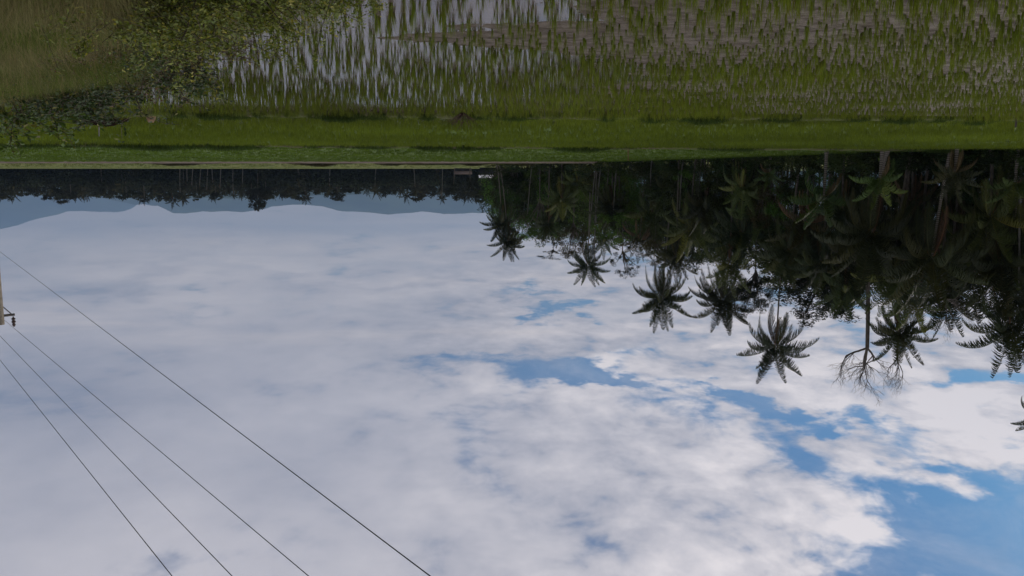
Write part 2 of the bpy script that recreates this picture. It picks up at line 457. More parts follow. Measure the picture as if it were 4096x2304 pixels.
col = b.mix(b.smooth(n1, .3, .7), (.044, .032, .018, 1), (.092, .069, .043, 1))
col = b.mix(b.smooth(n2, .55, .70), col, (.022, .016, .012, 1))
wet = b.smooth(n1, .62, .35, .5, .85)
M_MUD = finish(mt, b, principled(b, col, wet, .2, bump(b, b.add(b.mul(n1, .8), b.mul(n2, .35)), .09)))
grid('mud', -48, 26, 620, 7, 36.5, 420, lambda x, y: mud_field(x, y), M_MUD, 'wet brown paddy mud showing between the rice rows', power=1.5)
mt, b = new_mat('paddy_water')
g = b.n('ShaderNodeTexCoord').outputs['Object']
n1 = b.noise(g, 1.3, 4, .6); n2 = b.noise(g, 9, 3, .5)
col = b.mix(b.smooth(n1, .35, .7), (.055, .042, .038, 1), (.085, .066, .058, 1))
M_WATER = finish(mt, b, principled(b, col, .06, .5, bump(b, b.add(b.mul(n2, .6), n1), .004), IOR=1.33))
w_ = Acc(); w_.add([(-50, 5, 0), (24, 5, 0), (40, 40, 0), (-50, 40, 0)], [(0, 1, 2, 3)])
tag(link('water', w_.mesh('water', False), M_WATER), 'shallow still paddy water mirroring the clouds', kind='structure')

# second and third field: shallow wet ground under dense young rice
mt, b = new_mat('dense_field')
g = b.n('ShaderNodeTexCoord').outputs['Object']
n1 = b.noise(g, .12, 6, .6); n2 = b.noise(g, 2.5, 5, .6); n3 = b.noise(g, .03, 3, .5)
col = b.mix(b.smooth(n1, .35, .65), (.052, .088, .012, 1), (.075, .110, .016, 1))
col = b.mix(b.smooth(n3, .5, .7), col, (.046, .088, .012, 1))
col = b.mix(b.smooth(n2, .5, .75, 0, .5), col, (.09, .085, .035, 1))
M_DENSE = finish(mt, b, principled(b, col, .8, .15, bump(b, n2, .12)))
grid('rice_field', -80, 90, 160, 33, 78, 50, lambda x, y: -.03 + .04 * pnoise(x, y, 2, 3), M_DENSE, 'dense green rice field beyond the near bund')
grid('rice_field', -260, 620, 200, 62, 182, 60, lambda x, y: .02 + .05 * pnoise(x, y, 6, 6), M_DENSE, 'smooth green rice field reaching the pale road', power=1.6)
mt, b = new_mat('far_field')
g = b.n('ShaderNodeTexCoord').outputs['Object']
n1 = b.noise(g, .06, 6, .65); n2 = b.noise(g, .9, 4, .6)
col = b.mix(b.smooth(n1, .35, .62), (.075, .11, .018, 1), (.125, .125, .035, 1))
col = b.mix(b.smooth(n2, .55, .75), col, (.12, .10, .06, 1))
M_FAR = finish(mt, b, principled(b, col, .9, .1, bump(b, n2, .2)))
grid('meadow', -200, 1100, 200, 190, 640, 80, lambda x, y: .0 + .25 * pnoise(x, y, 14, 8) + (y - 190) * .0006, M_FAR, 'lighter green field strip beyond the road', power=1.4)
mt, b = new_mat('pale_dirt')
g = b.n('ShaderNodeTexCoord').outputs['Object']
n1 = b.noise(g, .35, 6, .7)
col = b.mix(b.smooth(n1, .35, .7), (.125, .10, .075, 1), (.08, .06, .04, 1))
M_DIRT = finish(mt, b, principled(b, col, .95, .1))
def ridge_strip(name, fy, x0, x1, n, wdt, hgt, mat, label, seed, kind='structure', z0=-.1, jag=.35):
    """a raised earth bank running across the fields"""
    X = np.linspace(x0, x1, n); prof = [(-1, 0), (-.62, .75), (-.25, 1), (.25, 1), (.62, .75), (1, 0)]
    V = []
    for a, f in prof:
        nz = pnoise(X, np.full_like(X, a * 3), 1.4, seed, 4)
        yy = fy(X) + a * wdt / 2 + (pnoise(X, X * 0 + a, 3, seed + 1) - .5) * wdt * .25
        V.append(np.stack([X, yy, z0 + f * hgt * (1 - jag + 2 * jag * nz)], 1))
    V = np.concatenate(V)
    Q = [(j * n + i, j * n + i + 1, (j + 1) * n + i + 1, (j + 1) * n + i) for j in range(5) for i in range(n - 1)]
    return tag(link(name, mesh_np(name, V, Q, smooth=True), mat), label, kind=kind)
mt, b = new_mat('bund_earth')
g = b.n('ShaderNodeTexCoord').outputs['Object']
n1 = b.noise(g, 1.2, 6, .7)
M_BUND = finish(mt, b, principled(b, b.mix(b.smooth(n1, .35, .65), (.06, .075, .018, 1), (.055, .045, .025, 1)), .9, .1, bump(b, n1, .1)))
ridge_strip('bund', edge1, -60, 33, 500, .9, .30, M_BUND, 'low grassy bund edging the near flooded paddy', 21)
ridge_strip('bund', edge2, -46, 90, 500, 1.3, .42, M_BUND, 'second low bund, a thin dark line across the green rice', 22)
ridge_strip('road', lambda x: 186 + x * .004, -20, 900, 800, 7, .62, M_DIRT, 'pale dirt road crossing behind the green fields', 23, z0=-.15, jag=.12)

# weedy bank the camera stands on
mt, b = new_mat('bank_earth')
g = b.n('ShaderNodeTexCoord').outputs['Object']
n1 = b.noise(g, .7, 6, .65); n2 = b.noise(g, 6, 4, .6)
col = b.mix(b.smooth(n1, .35, .65), (.045, .055, .016, 1), (.085, .065, .035, 1))
M_BANK = finish(mt, b, principled(b, col, .95, .1, bump(b, n2, .08)))
grid('bank', -34, 70, 300, -12, 62, 240, lambda x, y: bank_h(x, y), M_BANK, 'weedy earth bank beside the paddy, nearest the camera')

# ------------------------------------------------------------------ rice
def visible(x, y, mrg=30):
    d = F * math.cos(PITCH)
    u = 512 - x / (y + 1e-6) * F
    return (u > -mrg) & (u < 1024 + mrg)
def rice_tuft(n, h, seed, spread=.028, w=.009):
    r = np.random.default_rng(seed)
    pos = np.zeros((n, 3)); a = r.uniform(0, 2 * PI, n); pos[:, 0] = np.cos(a) * spread * r.random(n); pos[:, 1] = np.sin(a) * spread * r.random(n); pos[:, 2] = -.04
    hh = h * r.uniform(.6, 1.1, n)
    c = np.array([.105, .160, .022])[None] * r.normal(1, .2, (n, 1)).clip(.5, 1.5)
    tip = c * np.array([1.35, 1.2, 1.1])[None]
    dead = r.random(n) < .10
    c[dead] = (.10, .075, .035); tip[dead] = (.14, .11, .05)
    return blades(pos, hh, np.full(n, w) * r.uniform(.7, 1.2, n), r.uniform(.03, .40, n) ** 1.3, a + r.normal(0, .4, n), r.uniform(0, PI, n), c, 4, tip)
tufts = []
for k in range(7):
    V, Q, C = rice_tuft(15 + k % 4 * 3, .34 + .03 * (k % 3), 50 + k)
    tufts.append((V, Q, C, mesh_np('rice_plant', V, Q, C)))
# transplanted in rows that run away from the viewer
SP = .245
pts = []
for i in range(int(90 / SP)):
    for j in range(int(48 / .175)):
        a_, b_ = i * SP - 38, j * .175
        pts.append((a_ * .985 + b_ * .174 - 6, 8.3 - 1.5 - a_ * .174 + b_ * .985))
pts = np.array(pts); r_ = np.random.default_rng(3)
pts[:, 0] += r_.normal(0, .065, len(pts)) + np.sin(pts[:, 1] * .35 + pts[:, 0] * .05) * .07; pts[:, 1] += r_.normal(0, .05, len(pts))
dist_b = bank_dist(pts[:, 0], pts[:, 1])
keep = visible(pts[:, 0], pts[:, 1], 150) & (dist_b < -.15) & (pts[:, 1] > 8.3) & (pts[:, 1] < edge1(pts[:, 0]) - .45)
gapn = pnoise(pts[:, 0], pts[:, 1], 2.6, 31, 3)
nearopen = np.maximum(np.interp(pts[:, 1], [9, 13, 19, 24], [.55, .7, .88, 1.0]), np.interp(pts[:, 0], [-5, -1], [1.0, .3])) * np.interp(pts[:, 0], [-4, 0], [1, .86])
keep &= r_.random(len(pts)) < nearopen * np.interp(gapn, [.25, .5, .7], [.7, .97, 1.0])
pts = pts[keep]
size = np.interp(pnoise(pts[:, 0], pts[:, 1], 1.8, 33, 2), [.2, .8], [.6, 1.15]) * r_.uniform(.75, 1.2, len(pts)) * np.interp(pts[:, 0], [-14, -3, 2], [.92, .98, 1.05]) * np.where(pts[:, 0] > -2, .86, np.interp(pts[:, 1], [14, 24, 32], [.95, .92, 1.1]))
order = np.argsort(pts[:, 1] ** 2 + pts[:, 0] ** 2 - 0 * size)
inframe = visible(pts[:, 0], pts[:, 1], -3) & (pts[:, 1] > 10.2)
first = [i for i in order if inframe[i]][:300]
fs = set(first)
for k, i in enumerate(first):
    t = tufts[k % 7]
    o = link('rice_plant', t[3], M_RICE)
    o.location = (pts[i, 0], pts[i, 1], max(0.0, float(mud_field(pts[i:i + 1, 0], pts[i:i + 1, 1])[0]) - .01)); o.rotation_euler = (0, 0, r_.uniform(0, 6.28)); s_ = size[i] * 1.05; o.scale = (s_, s_, s_)
    tag(o, 'young green rice plant standing in the shallow near water of the paddy', 'rice plant', 'rice plants nearest the camera')
def stuff_tufts(name, P_, S_, variants, mat, label, cat=None, zf=None, lod=1):
    Vs, Qs, Cs = [], [], []; off = 0
    vi = r_.integers(0, len(variants), len(P_)); an = r_.uniform(0, 2 * PI, len(P_))
    z = np.zeros(len(P_)) if zf is None else zf(P_[:, 0], P_[:, 1])
    for k, t in enumerate(variants):
        sel = np.where(vi == k)[0]
        if not len(sel): continue
        V, Q, C = t[0], t[1], t[2]; n = len(V)
        ca, sa = np.cos(an[sel])[:, None], np.sin(an[sel])[:, None]
        X = (V[None, :, 0] * ca - V[None, :, 1] * sa) * S_[sel, None] + P_[sel, 0:1]
        Y = (V[None, :, 0] * sa + V[None, :, 1] * ca) * S_[sel, None] + P_[sel, 1:2]
        Z = V[None, :, 2] * S_[sel, None] + z[sel, None]
        Vs.append(np.stack([X, Y, Z], -1).reshape(-1, 3))
        q = Q[None] + (np.arange(len(sel)) * n)[:, None, None]
        Qs.append(q.reshape(-1, 4) + off)
        cv = (r_.normal(1, .14, len(sel)) * (.62 + .76 * pnoise(P_[sel, 0], P_[sel, 1] * 1.0, 9.0, 91, 4))).clip(.5, 1.6)[:, None, None]
        Cs.append((C[None] * cv).reshape(-1, 3)); off += len(sel) * n
    me = mesh_np(name, np.concatenate(Vs), np.concatenate(Qs), np.concatenate(Cs))
    o = link(name, me, mat); tag(o, label, cat, kind='stuff'); return o
rest = np.array([i for i in range(len(pts)) if i not in fs])
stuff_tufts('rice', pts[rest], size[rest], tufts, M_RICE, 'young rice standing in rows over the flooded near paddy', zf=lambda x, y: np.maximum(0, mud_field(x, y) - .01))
# field two: dense rice, coarser plants
def coarse(n, h, seed, spread, w, base, seg=2, leanmax=.5):
    r = np.random.default_rng(seed)
    pos = np.zeros((n, 3)); a = r.uniform(0, 2 * PI, n); pos[:, 0] = np.cos(a) * spread * r.random(n); pos[:, 1] = np.sin(a) * spread * r.random(n); pos[:, 2] = -.03
    c = np.array(base)[None] * r.normal(1, .16, (n, 1)).clip(.6, 1.5)
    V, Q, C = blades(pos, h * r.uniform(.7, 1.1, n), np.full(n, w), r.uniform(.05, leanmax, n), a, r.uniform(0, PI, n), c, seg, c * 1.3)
    return (V, Q, C)
c2 = [coarse(9, .36, 80 + k, .09, .022, (.100, .150, .018)) for k in range(5)]
n2_ = 46000
P2 = np.stack([r_.uniform(-50, 62, n2_), 33.5 + 44 * r_.random(n2_) ** 1.15], 1)
ok = visible(P2[:, 0], P2[:, 1], 90) & (P2[:, 1] > edge1(P2[:, 0]) + .5) & (P2[:, 1] < edge2(P2[:, 0]) - .5) & (bank_dist(P2[:, 0], P2[:, 1]) < -.1)
ok &= r_.random(n2_) < np.interp(pnoise(P2[:, 0], P2[:, 1], 5, 61, 3), [.2, .45], [.45, 1])
P2 = P2[ok]
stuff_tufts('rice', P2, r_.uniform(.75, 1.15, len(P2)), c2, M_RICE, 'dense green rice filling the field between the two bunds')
c3 = [coarse(9, .30, 90 + k, .30, .05, (.058, .098, .012)) for k in range(4)]
n3_ = 42000
P3 = np.stack([r_.uniform(-75, 135, n3_), 63 + 118 * r_.random(n3_) ** 1.3], 1)
ok = visible(P3[:, 0], P3[:, 1], 60) & (P3[:, 1] > edge2(P3[:, 0]) + .8)
P3 = P3[ok]
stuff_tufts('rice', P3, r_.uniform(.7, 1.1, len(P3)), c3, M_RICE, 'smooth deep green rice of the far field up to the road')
# grass of the bunds: taller darker tufts, in clumps
dk = [coarse(14, .42, 100 + k, .13, .026, (.036, .060, .012), 3, .7) for k in range(5)]
def along(fy, x0, x1, n, spread, sc, seed, thr):
    r = np.random.default_rng(seed); x = r.uniform(x0, x1, n)
    p = np.stack([x, fy(x) + r.normal(0, spread, n)], 1)
    nn = pnoise(p[:, 0], p[:, 0] * 0, sc, seed, 3)
    k = (nn > thr) & visible(p[:, 0], p[:, 1], 70)
    return p[k], (nn[k] - thr)
p_, q_ = along(edge1, -30, 32, 5200, .30, 1.1, 5, .42)
stuff_tufts('grass', p_, .45 + q_ * 1.9, dk, M_GRASS, 'dark grass tufts growing in clumps along the near bund', zf=lambda x, y: x * 0 + .1)
lt = [coarse(10, .30, 110 + k, .12, .022, (.11,.145,.028), 2, .7) for k in range(4)]
p_, q_ = along(edge1, -30, 32, 2600, .40, .9, 6, .2)
stuff_tufts('grass', p_, .5 + q_ * .8, lt, M_GRASS, 'short light green grass covering the near bund', zf=lambda x, y: x * 0 + .08)
p_, q_ = along(edge2, -46, 62, 4200, .5, 5, 7, .44)
stuff_tufts('grass', p_, .5 + q_ * 3.2, dk, M_GRASS, 'dark grass in low humps on the second bund', zf=lambda x, y: x * 0 + .15)
dk2 = [coarse(16, .8, 120 + k, .6, .12, (.045, .045, .018), 2, .7) for k in range(4)]
p_, q_ = along(lambda x: 191.5 + x * .004, -5, 145, 2600, .7, 11, 8, .42)
stuff_tufts('grass', p_, .35 + q_ * 4.0, dk2, M_GRASS, 'brown and dark scrub fringe along the far side of the pale road')
lt2 = [coarse(8, .5, 130 + k, .6, .10, (.075, .095, .02), 2, .7) for k in range(4)]
p3 = np.stack([r_.uniform(-40, 400, 9000), 194 + 400 * r_.random(9000) ** 1.5], 1); p3 = p3[visible(p3[:, 0], p3[:, 1], 10)]
stuff_tufts('grass', p3, r_.uniform(.5, 1.6, len(p3)), lt2, M_GRASS, 'light green rough grass of the strip before the far trees')
M_DIMBARK = bark_mat('dim_bark', (.06, .055, .048), (.15, .14, .12), 7)
# ------------------------------------------------------------------ palms
def palm_crown(seed, L=5.0, nf=22, pairs=38, lw=.075, low=-55, green=(.040, .052, .016), brown=(.10, .065, .035), nbrown=3, erect=.35, rk=3):
    """a coconut crown: arched ribs with hanging leaflets; origin at the top of the trunk"""
    r = np.random.default_rng(seed); A = Acc()
    for k in range(nf):
        f = k / (nf - 1)
        e0 = R(86 - f ** 1.28 * (86 - low)) + r.normal(0, .10)
        az = k * 2.39996 + r.normal(0, .25)
        Lf = L * r.uniform(.85, 1.08) * (1.05 if f < erect else 1.0) * (.8 if f > .9 else 1)
        bend = R(r.uniform(34, 78)) * (1.0 + .9 * math.cos(e0)) * (.55 if f < .2 else 1)
        n = 15; s = np.linspace(0, 1, n)
        e = e0 - bend * s ** 1.35; e = np.maximum(e, R(-88))
        side_curve = r.normal(0, .18)
        azs = az + side_curve * s ** 2
        d = np.stack([np.cos(azs) * np.cos(e), np.sin(azs) * np.cos(e), np.sin(e)], 1)
        pts = np.concatenate([[[0, 0, 0]], np.cumsum((d[1:] + d[:-1]) / 2 * (Lf / (n - 1)), 0)])
        pts += np.array([math.cos(az), math.sin(az), .2]) * .16
        isb = k >= nf - nbrown
        base = np.array(brown if isb else green) * r.uniform(.75, 1.3)
        if not isb and r.random() < .25: base = base * np.array([1.5, 1.25, .9])
        A.tube(pts, np.linspace(.05, .012, n), rk, base * np.array([1.9, 1.6, 1.4]))
        m_ = pairs; ss = np.linspace(.10, .995, m_) + r.normal(0, .004, m_); ss = ss.clip(.08, 1)
        px_ = np.stack([np.interp(ss, s, pts[:, i]) for i in range(3)], 1)
        td = np.stack([np.interp(ss, s, d[:, i]) for i in range(3)], 1); td /= np.linalg.norm(td, axis=1)[:, None]
        sd = np.cross(td, [0, 0, 1.0]); nn = np.linalg.norm(sd, axis=1)[:, None]
        sd = np.where(nn > .12, sd / (nn + 1e-6), np.array([[-math.sin(az), math.cos(az), 0]]))
        ll = L * .25 * np.sin((.18 + .82 * ss) ** .8 * PI * .93).clip(.16, 1) * (1.0 if not isb else .8)
        for sg in (-1, 1):
            j = r.normal(0, .12, (m_, 3))
            dr = .95 + .5 * r.random((m_, 1)) + (.5 if isb else 0)
            dd = sd * sg * .75 + td * .55 + np.array([[0, 0, -1.0]]) * dr * .65 + j
            dd /= np.linalg.norm(dd, axis=1)[:, None]
            dd2 = dd + np.array([[0, 0, -1.0]]) * dr * .55; dd2 /= np.linalg.norm(dd2, axis=1)[:, None]
            lln = (ll * r.uniform(.85, 1.1, m_))[:, None]
            w_ = td * lw * .5
            mid = px_ + dd * lln * .5; tip = mid + dd2 * lln * .5
            V = np.stack([px_ - w_ * .6, px_ + w_ * .6, mid - w_, mid + w_, tip - w_ * .2, tip + w_ * .2], 1).reshape(-1, 3)
            o = (np.arange(m_) * 6)[:, None]
            Q = np.concatenate([o + [[0, 1, 3, 2]], o + [[2, 3, 5, 4]]])
            C = np.repeat((base[None] * r.normal(1, .12, (m_, 1)).clip(.6, 1.4)), 6, 0)
            A.add(V, Q, C)
    return A.mesh('crown', False)
def nuts_mesh(seed, rad=.14, n=9):
    r = np.random.default_rng(seed); A = Acc()
    for k in range(n):
        a = r.uniform(0, 2 * PI); c = np.array([math.cos(a) * .32, math.sin(a) * .32, -.28 - .3 * r.random()])
        V = []; 
        for i in range(6):
            t = i / 5 * PI; V.append([(c[0] + rad * math.sin(t) * math.cos(q), c[1] + rad * math.sin(t) * math.sin(q), c[2] + rad * 1.15 * math.cos(t)) for q in np.linspace(0, 2 * PI, 8, endpoint=False)])
        V = np.array(V).reshape(-1, 3)
        Q = [(i * 8 + j, i * 8 + (j + 1) % 8, (i + 1) * 8 + (j + 1) % 8, (i + 1) * 8 + j) for i in range(5) for j in range(8)]
        A.add(V, Q, (1, 1, 1))
    return A.mesh('coconut_bunch')
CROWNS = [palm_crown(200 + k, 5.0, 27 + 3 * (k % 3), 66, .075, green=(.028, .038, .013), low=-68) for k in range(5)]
CROWN_LIT = [palm_crown(215 + k, 5.0, 24, 52, .085, green=(.060, .078, .024), low=-72) for k in range(3)]  # paler copies of the crowns: light on the fronds put into the green
CROWN_BROWN = palm_crown(230, 5.0, 22, 36, .10, green=(.042, .045, .020), nbrown=8)
CROWN_BRIGHT = [palm_crown(240 + k, 5.0, 11, 34, .13, low=5, green=(.042, .066, .016), nbrown=1) for k in range(2)]
NUTS = nuts_mesh(5)
def trunk_curve(x0, y0, z0, x1, y1, z1, n=12, sweep=.35):
    t = np.linspace(0, 1, n); tt = t ** .65
    return np.stack([x0 + (x1 - x0) * tt, y0 + (y1 - y0) * tt, z0 + (z1 - z0) * t], 1)
def palm(u, v, y, Lpx, label, group=None, mesh=None, lean=(1.0, .5), seed=0, name='coconut_palm', r0=.17, nuts=True, gz=0.0, bark=None, squash=1.0):
    top = at(u, v, y); r = np.random.default_rng(seed + int(u * 7))
    lx = lean[0] * (top.z / 22); bx, by = top.x + lx, y + lean[1]
    e = empty(name, (bx, by, gz)); tag(e, label, 'palm tree', group)
    pts = trunk_curve(0, 0, 0, top.x - bx, y - by, top.z - gz)
    A = Acc(); rr = np.interp(np.linspace(0, 1, 12), [0, .08, .3, 1], [r0 * 1.8, r0 * 1.15, r0, r0 * .72]); A.tube(pts, rr, 9)
    link('trunk', A.mesh('trunk'), bark or M_PTRUNK, e)
    c = link('crown', mesh or CROWNS[seed % 5], M_PALM, e)
    c.location = (top.x - bx, y - by, top.z - gz); s = Lpx * y / F / 5.0; c.scale = (s, s, s * squash); c.rotation_euler = (r.normal(0, .13), r.normal(0, .13), r.uniform(0, 6.28))
    if nuts:
        k = link('coconut_bunch', NUTS, M_COCO, e); k.location = c.location
    return e
FRONT_U = [480, 500, 596, 716, 880, 1024, 1100]; FRONT_Y = [330, 235, 190, 135, 92, 79, 74]
def fy(u): return float(np.interp(u, FRONT_U, FRONT_Y))

palm(662, 296, fy(662) + 12, 36, 'slender coconut palm alone against the cloud, first of the tall ones from the open field', lean=(-2.0, 1), seed=1)
palm(722, 297, fy(722) + 12, 38, 'coconut palm with a broad full crown between two taller-looking palms', lean=(-1.2, 1), seed=2)
palm(776, 345, fy(776) + 12, 42, 'tallest coconut palm in the middle of the grove, whole crown against the clouds', lean=(-.6, 1), seed=3)
palm(899, 331, fy(899) + 11, 38, 'coconut palm right beside the bare branched tree', lean=(1.4, 1), seed=4)
palm(1009, 323, fy(1009) + 5, 56, 'big near coconut palm with long feathery fronds, partly cut by the frame', lean=(.5, 1), seed=0)
palm(1046, 414, fy(1046) + 6, 34, 'very tall palm of which only two frond tips enter the picture', lean=(-1.5, 0), seed=2)
palm(588, 264, fy(588) + 14, 25, 'small far coconut palm standing above three thin pale trunks', lean=(-.5, 1), seed=3)
palm(502, 222, fy(502) + 4, 23, 'lower coconut palm at the open edge of the grove, fronds over the distant hill', lean=(2, 1), seed=4, nuts=False)
palm(508, 240, fy(508) + 6, 22, 'upper coconut palm at the open edge of the grove', lean=(2.6, 1), seed=1, nuts=False)
palm(932, 256, 82, 62, 'large palm with a clear pale trunk rising from the field edge into the dark grove', lean=(-1.4, -.8), seed=3, r0=.16)
palm(872, 232, 86, 58, 'palm with a ringed yellowish trunk and wide arching fronds', lean=(-1.6, -1), seed=2)
palm(880, 178, 79, 34, 'young bright green palm at the foot of the grove', mesh=CROWN_BRIGHT[0], lean=(-.2, 0), seed=2, nuts=False, name='young_palm')
palm(770, 172, fy(770), 20, 'young yellow-green palm low in the dark middle of the grove', mesh=CROWN_BRIGHT[1], lean=(0, 0), seed=4, nuts=False, name='young_palm')
palm(955, 172, 77, 30, 'low palm with rusty brown dead fronds at the field edge', mesh=CROWN_BROWN, lean=(0, 0), seed=4, nuts=False, name='young_palm')
palm(1015, 182, 78, 34, 'young green palm low at the frame edge of the grove', mesh=CROWN_BRIGHT[0], lean=(0, 0), seed=4, nuts=False, name='young_palm')
palm(824, 196, 92, 40, 'low palm with one long pale arching frond', mesh=CROWN_BRIGHT[1], lean=(0, 0), seed=1, nuts=False, name='young_palm')
inner = [(548, 222, 20), (562, 198, 24), (612, 205, 26), (604, 236, 20), (640, 238, 24), (652, 212, 28), (676, 255, 26), (690, 225, 34), (705, 205, 30), (730, 262, 34), (742, 232, 38), (762, 206, 36),
         (790, 250, 36), (806, 222, 40), (822, 262, 34), (846, 284, 36), (856, 250, 44), (892, 278, 40), (905, 232, 44), (915, 298, 36), (948, 292, 44), (962, 240, 48), (975, 272, 50), (990, 215, 46), (1002, 262, 54), (1030, 240, 56), (1036, 290, 50), (578, 180, 22), (668, 186, 26), (742, 186, 28), (842, 208, 34), (912, 200, 34)]
for i, (u, v, L) in enumerate(inner):
    palm(u, v, fy(u) - 1 + (i * 37 % 17) * .6, L * 1.08, 'dark coconut palm packed inside the shaded grove beside the rice', 'palms inside the dark grove',
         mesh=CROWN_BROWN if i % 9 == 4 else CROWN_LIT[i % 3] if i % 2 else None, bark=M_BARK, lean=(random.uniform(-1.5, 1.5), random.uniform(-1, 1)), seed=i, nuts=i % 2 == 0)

# ------------------------------------------------------------------ broadleaf trees
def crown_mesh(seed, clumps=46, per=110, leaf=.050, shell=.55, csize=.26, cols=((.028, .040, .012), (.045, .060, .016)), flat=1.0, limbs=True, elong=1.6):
    r = np.random.default_rng(seed); A = Acc()
    c = r.normal(0, 1, (clumps, 3)); c /= np.linalg.norm(c, axis=1)[:, None]
    rad = (shell + (1 - shell) * r.random(clumps)) * r.uniform(.75, 1.08, clumps)
    c *= rad[:, None]; c[:, 2] *= flat
    c[:, 2] = np.where(c[:, 2] < -.55, -.55 + (c[:, 2] + .55) * .3, c[:, 2])
    for k in range(clumps):
        n = int(per * r.uniform(.6, 1.3)); cs = csize * r.uniform(.65, 1.25)
        p = r.normal(0, 1, (n, 3)); p /= np.linalg.norm(p, axis=1)[:, None]; p *= cs * r.random((n, 1)) ** .45; p[:, 2] *= .7
        p += c[k]
        a = r.normal(0, 1, (n, 3)); a[:, 2] *= .7; a /= np.linalg.norm(a, axis=1)[:, None]
        b2 = np.cross(a, r.normal(0, 1, (n, 3))); b2 /= np.linalg.norm(b2, axis=1)[:, None]
        l = leaf * r.uniform(.6, 1.3, (n, 1)); w = l * .5
        V = np.stack([p - a * l * .5 * elong, p + b2 * w * .5, p + a * l * .5 * elong, p - b2 * w * .5], 1).reshape(-1, 3)
        Q = np.arange(n * 4).reshape(-1, 4)
        f = r.random(); base = np.array(cols[0]) * (1 - f) + np.array(cols[1]) * f
        C = np.repeat(base[None] * r.normal(1, .2, (n, 1)).clip(.5, 1.6), 4, 0)
        A.add(V, Q, C)
    me = A.mesh('crown', False)
    L_ = None
    if limbs:
        B = Acc()
        for k in range(0, clumps, 3):
            e = c[k]; s = np.array([0, 0, -.95 * max(flat, .6)]); mid = np.array([e[0] * .35, e[1] * .35, -.35 * flat + e[2] * .25])
            t = np.linspace(0, 1, 7)[:, None]
            pts = (1 - t) ** 2 * s + 2 * t * (1 - t) * mid + t ** 2 * e; pts += r.normal(0, .015, pts.shape)
            B.tube(pts, np.linspace(.035, .006, 7), 5)
        L_ = B.mesh('limb')
    return me, L_
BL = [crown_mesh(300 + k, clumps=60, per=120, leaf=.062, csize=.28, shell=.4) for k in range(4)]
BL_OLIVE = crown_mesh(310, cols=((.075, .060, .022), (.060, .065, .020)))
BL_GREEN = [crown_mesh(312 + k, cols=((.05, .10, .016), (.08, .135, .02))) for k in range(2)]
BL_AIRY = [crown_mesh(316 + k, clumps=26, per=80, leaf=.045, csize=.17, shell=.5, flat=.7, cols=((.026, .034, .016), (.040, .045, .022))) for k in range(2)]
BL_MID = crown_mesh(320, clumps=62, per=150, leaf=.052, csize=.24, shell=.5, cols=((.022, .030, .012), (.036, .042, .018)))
def broad(u, vtop, y, rx, label, group=None, kind=None, rz=None, name='broadleaf_tree', trunk=.18, mat=None, gz=0.0, z0=None, bark=None):
    """rx: crown half width in metres"""
    me, lim = kind; rz = rz or rx * .9
    topz = at(u, vtop, y).z; x = at(u, vtop, y).x
    cz = topz - rz; r = np.random.default_rng(int(u * 13 + vtop * 3 + y))
    e = empty(name, (x, y, gz)); tag(e, label, 'tree' if name != 'shrub' else 'shrub', group)
    if cz - rz * .8 > .3:
        A = Acc(); n = 8; t = np.linspace(0, 1, n); ht = cz - rz * .55 - gz
        p = np.stack([np.sin(t * 3) * r.normal(0, .25), np.sin(t * 2.3) * r.normal(0, .25), t * ht], 1); p -= p[0]
        off = p[-1]; A.tube(p, np.interp(t, [0, .1, 1], [trunk * 1.6, trunk, trunk * .6]), 8)
        link('trunk', A.mesh('trunk'), bark or M_BARK, e)
    else: off = (0, 0, 0)
    c = link('crown', me, mat or M_LEAF, e); c.location = (off[0], off[1], cz - gz); c.scale = (rx, rx, rz); c.rotation_euler = (0, 0, r.uniform(0, 6.28))
    if lim is not None and cz - rz * .8 > .3:
        l = link('limb', lim, bark or M_BARK, e); l.location = c.location; l.scale = c.scale; l.rotation_euler = c.rotation_euler
    return e
broad(790, 292, 126, 7, 'dark round crowned tree with sky showing through gaps at its edge', kind=BL[0], rz=5.6, trunk=.3)
broad(822, 325, 124, 7.4, 'wide dark tree whose leafy boughs hang in front of white cloud beside the tallest palm', kind=BL_MID, rz=5.0, trunk=.28)
broad(838, 322, 120, 3.4, 'small dark leafy tree next to the bare branched tree', kind=BL_MID, rz=3.6)
broad(754, 318, 140, 4.0, 'airy fine leaved tree between two tall palms', kind=BL_MID, rz=4.5)
broad(553, 264, 235, 6.0, 'grey airy tree with a flat top beyond the olive tree', kind=BL_AIRY[0], rz=2.6)
broad(622, 287, 190, 4.6, 'tree with thin drooping layered boughs beside the small far palm', kind=BL_AIRY[1], rz=5.4)
broad(573, 258, 215, 5.5, 'olive brown leaved tree in the outer part of the grove', kind=BL_OLIVE, rz=5)
broad(655, 266, 172, 3.6, 'golden brown leaved tree below the first tall palm', kind=BL_OLIVE, rz=3.4)
broad(540, 246, 225, 6.5, 'fresh green tree in the outer part of the grove', kind=BL_GREEN[0], rz=7)
broad(618, 248, 186, 6.0, 'bright green tree in the middle distance of the grove', kind=BL_GREEN[1], rz=6)
PRO_U = [490, 498, 517, 537, 565, 585, 616, 644, 668, 692, 716, 735, 755, 763, 791, 827, 843, 867, 894, 922, 954, 986, 1024, 1080]
PRO_V = [205, 232, 252, 252, 258, 252, 256, 260, 262, 276, 276, 272, 268, 290, 300, 302, 300, 304, 304, 300, 298, 290, 298, 300]
def pv_(u): return float(np.interp(u, PRO_U, PRO_V))
cnt = 0
GRP = 'broadleaf trees filling the grove'
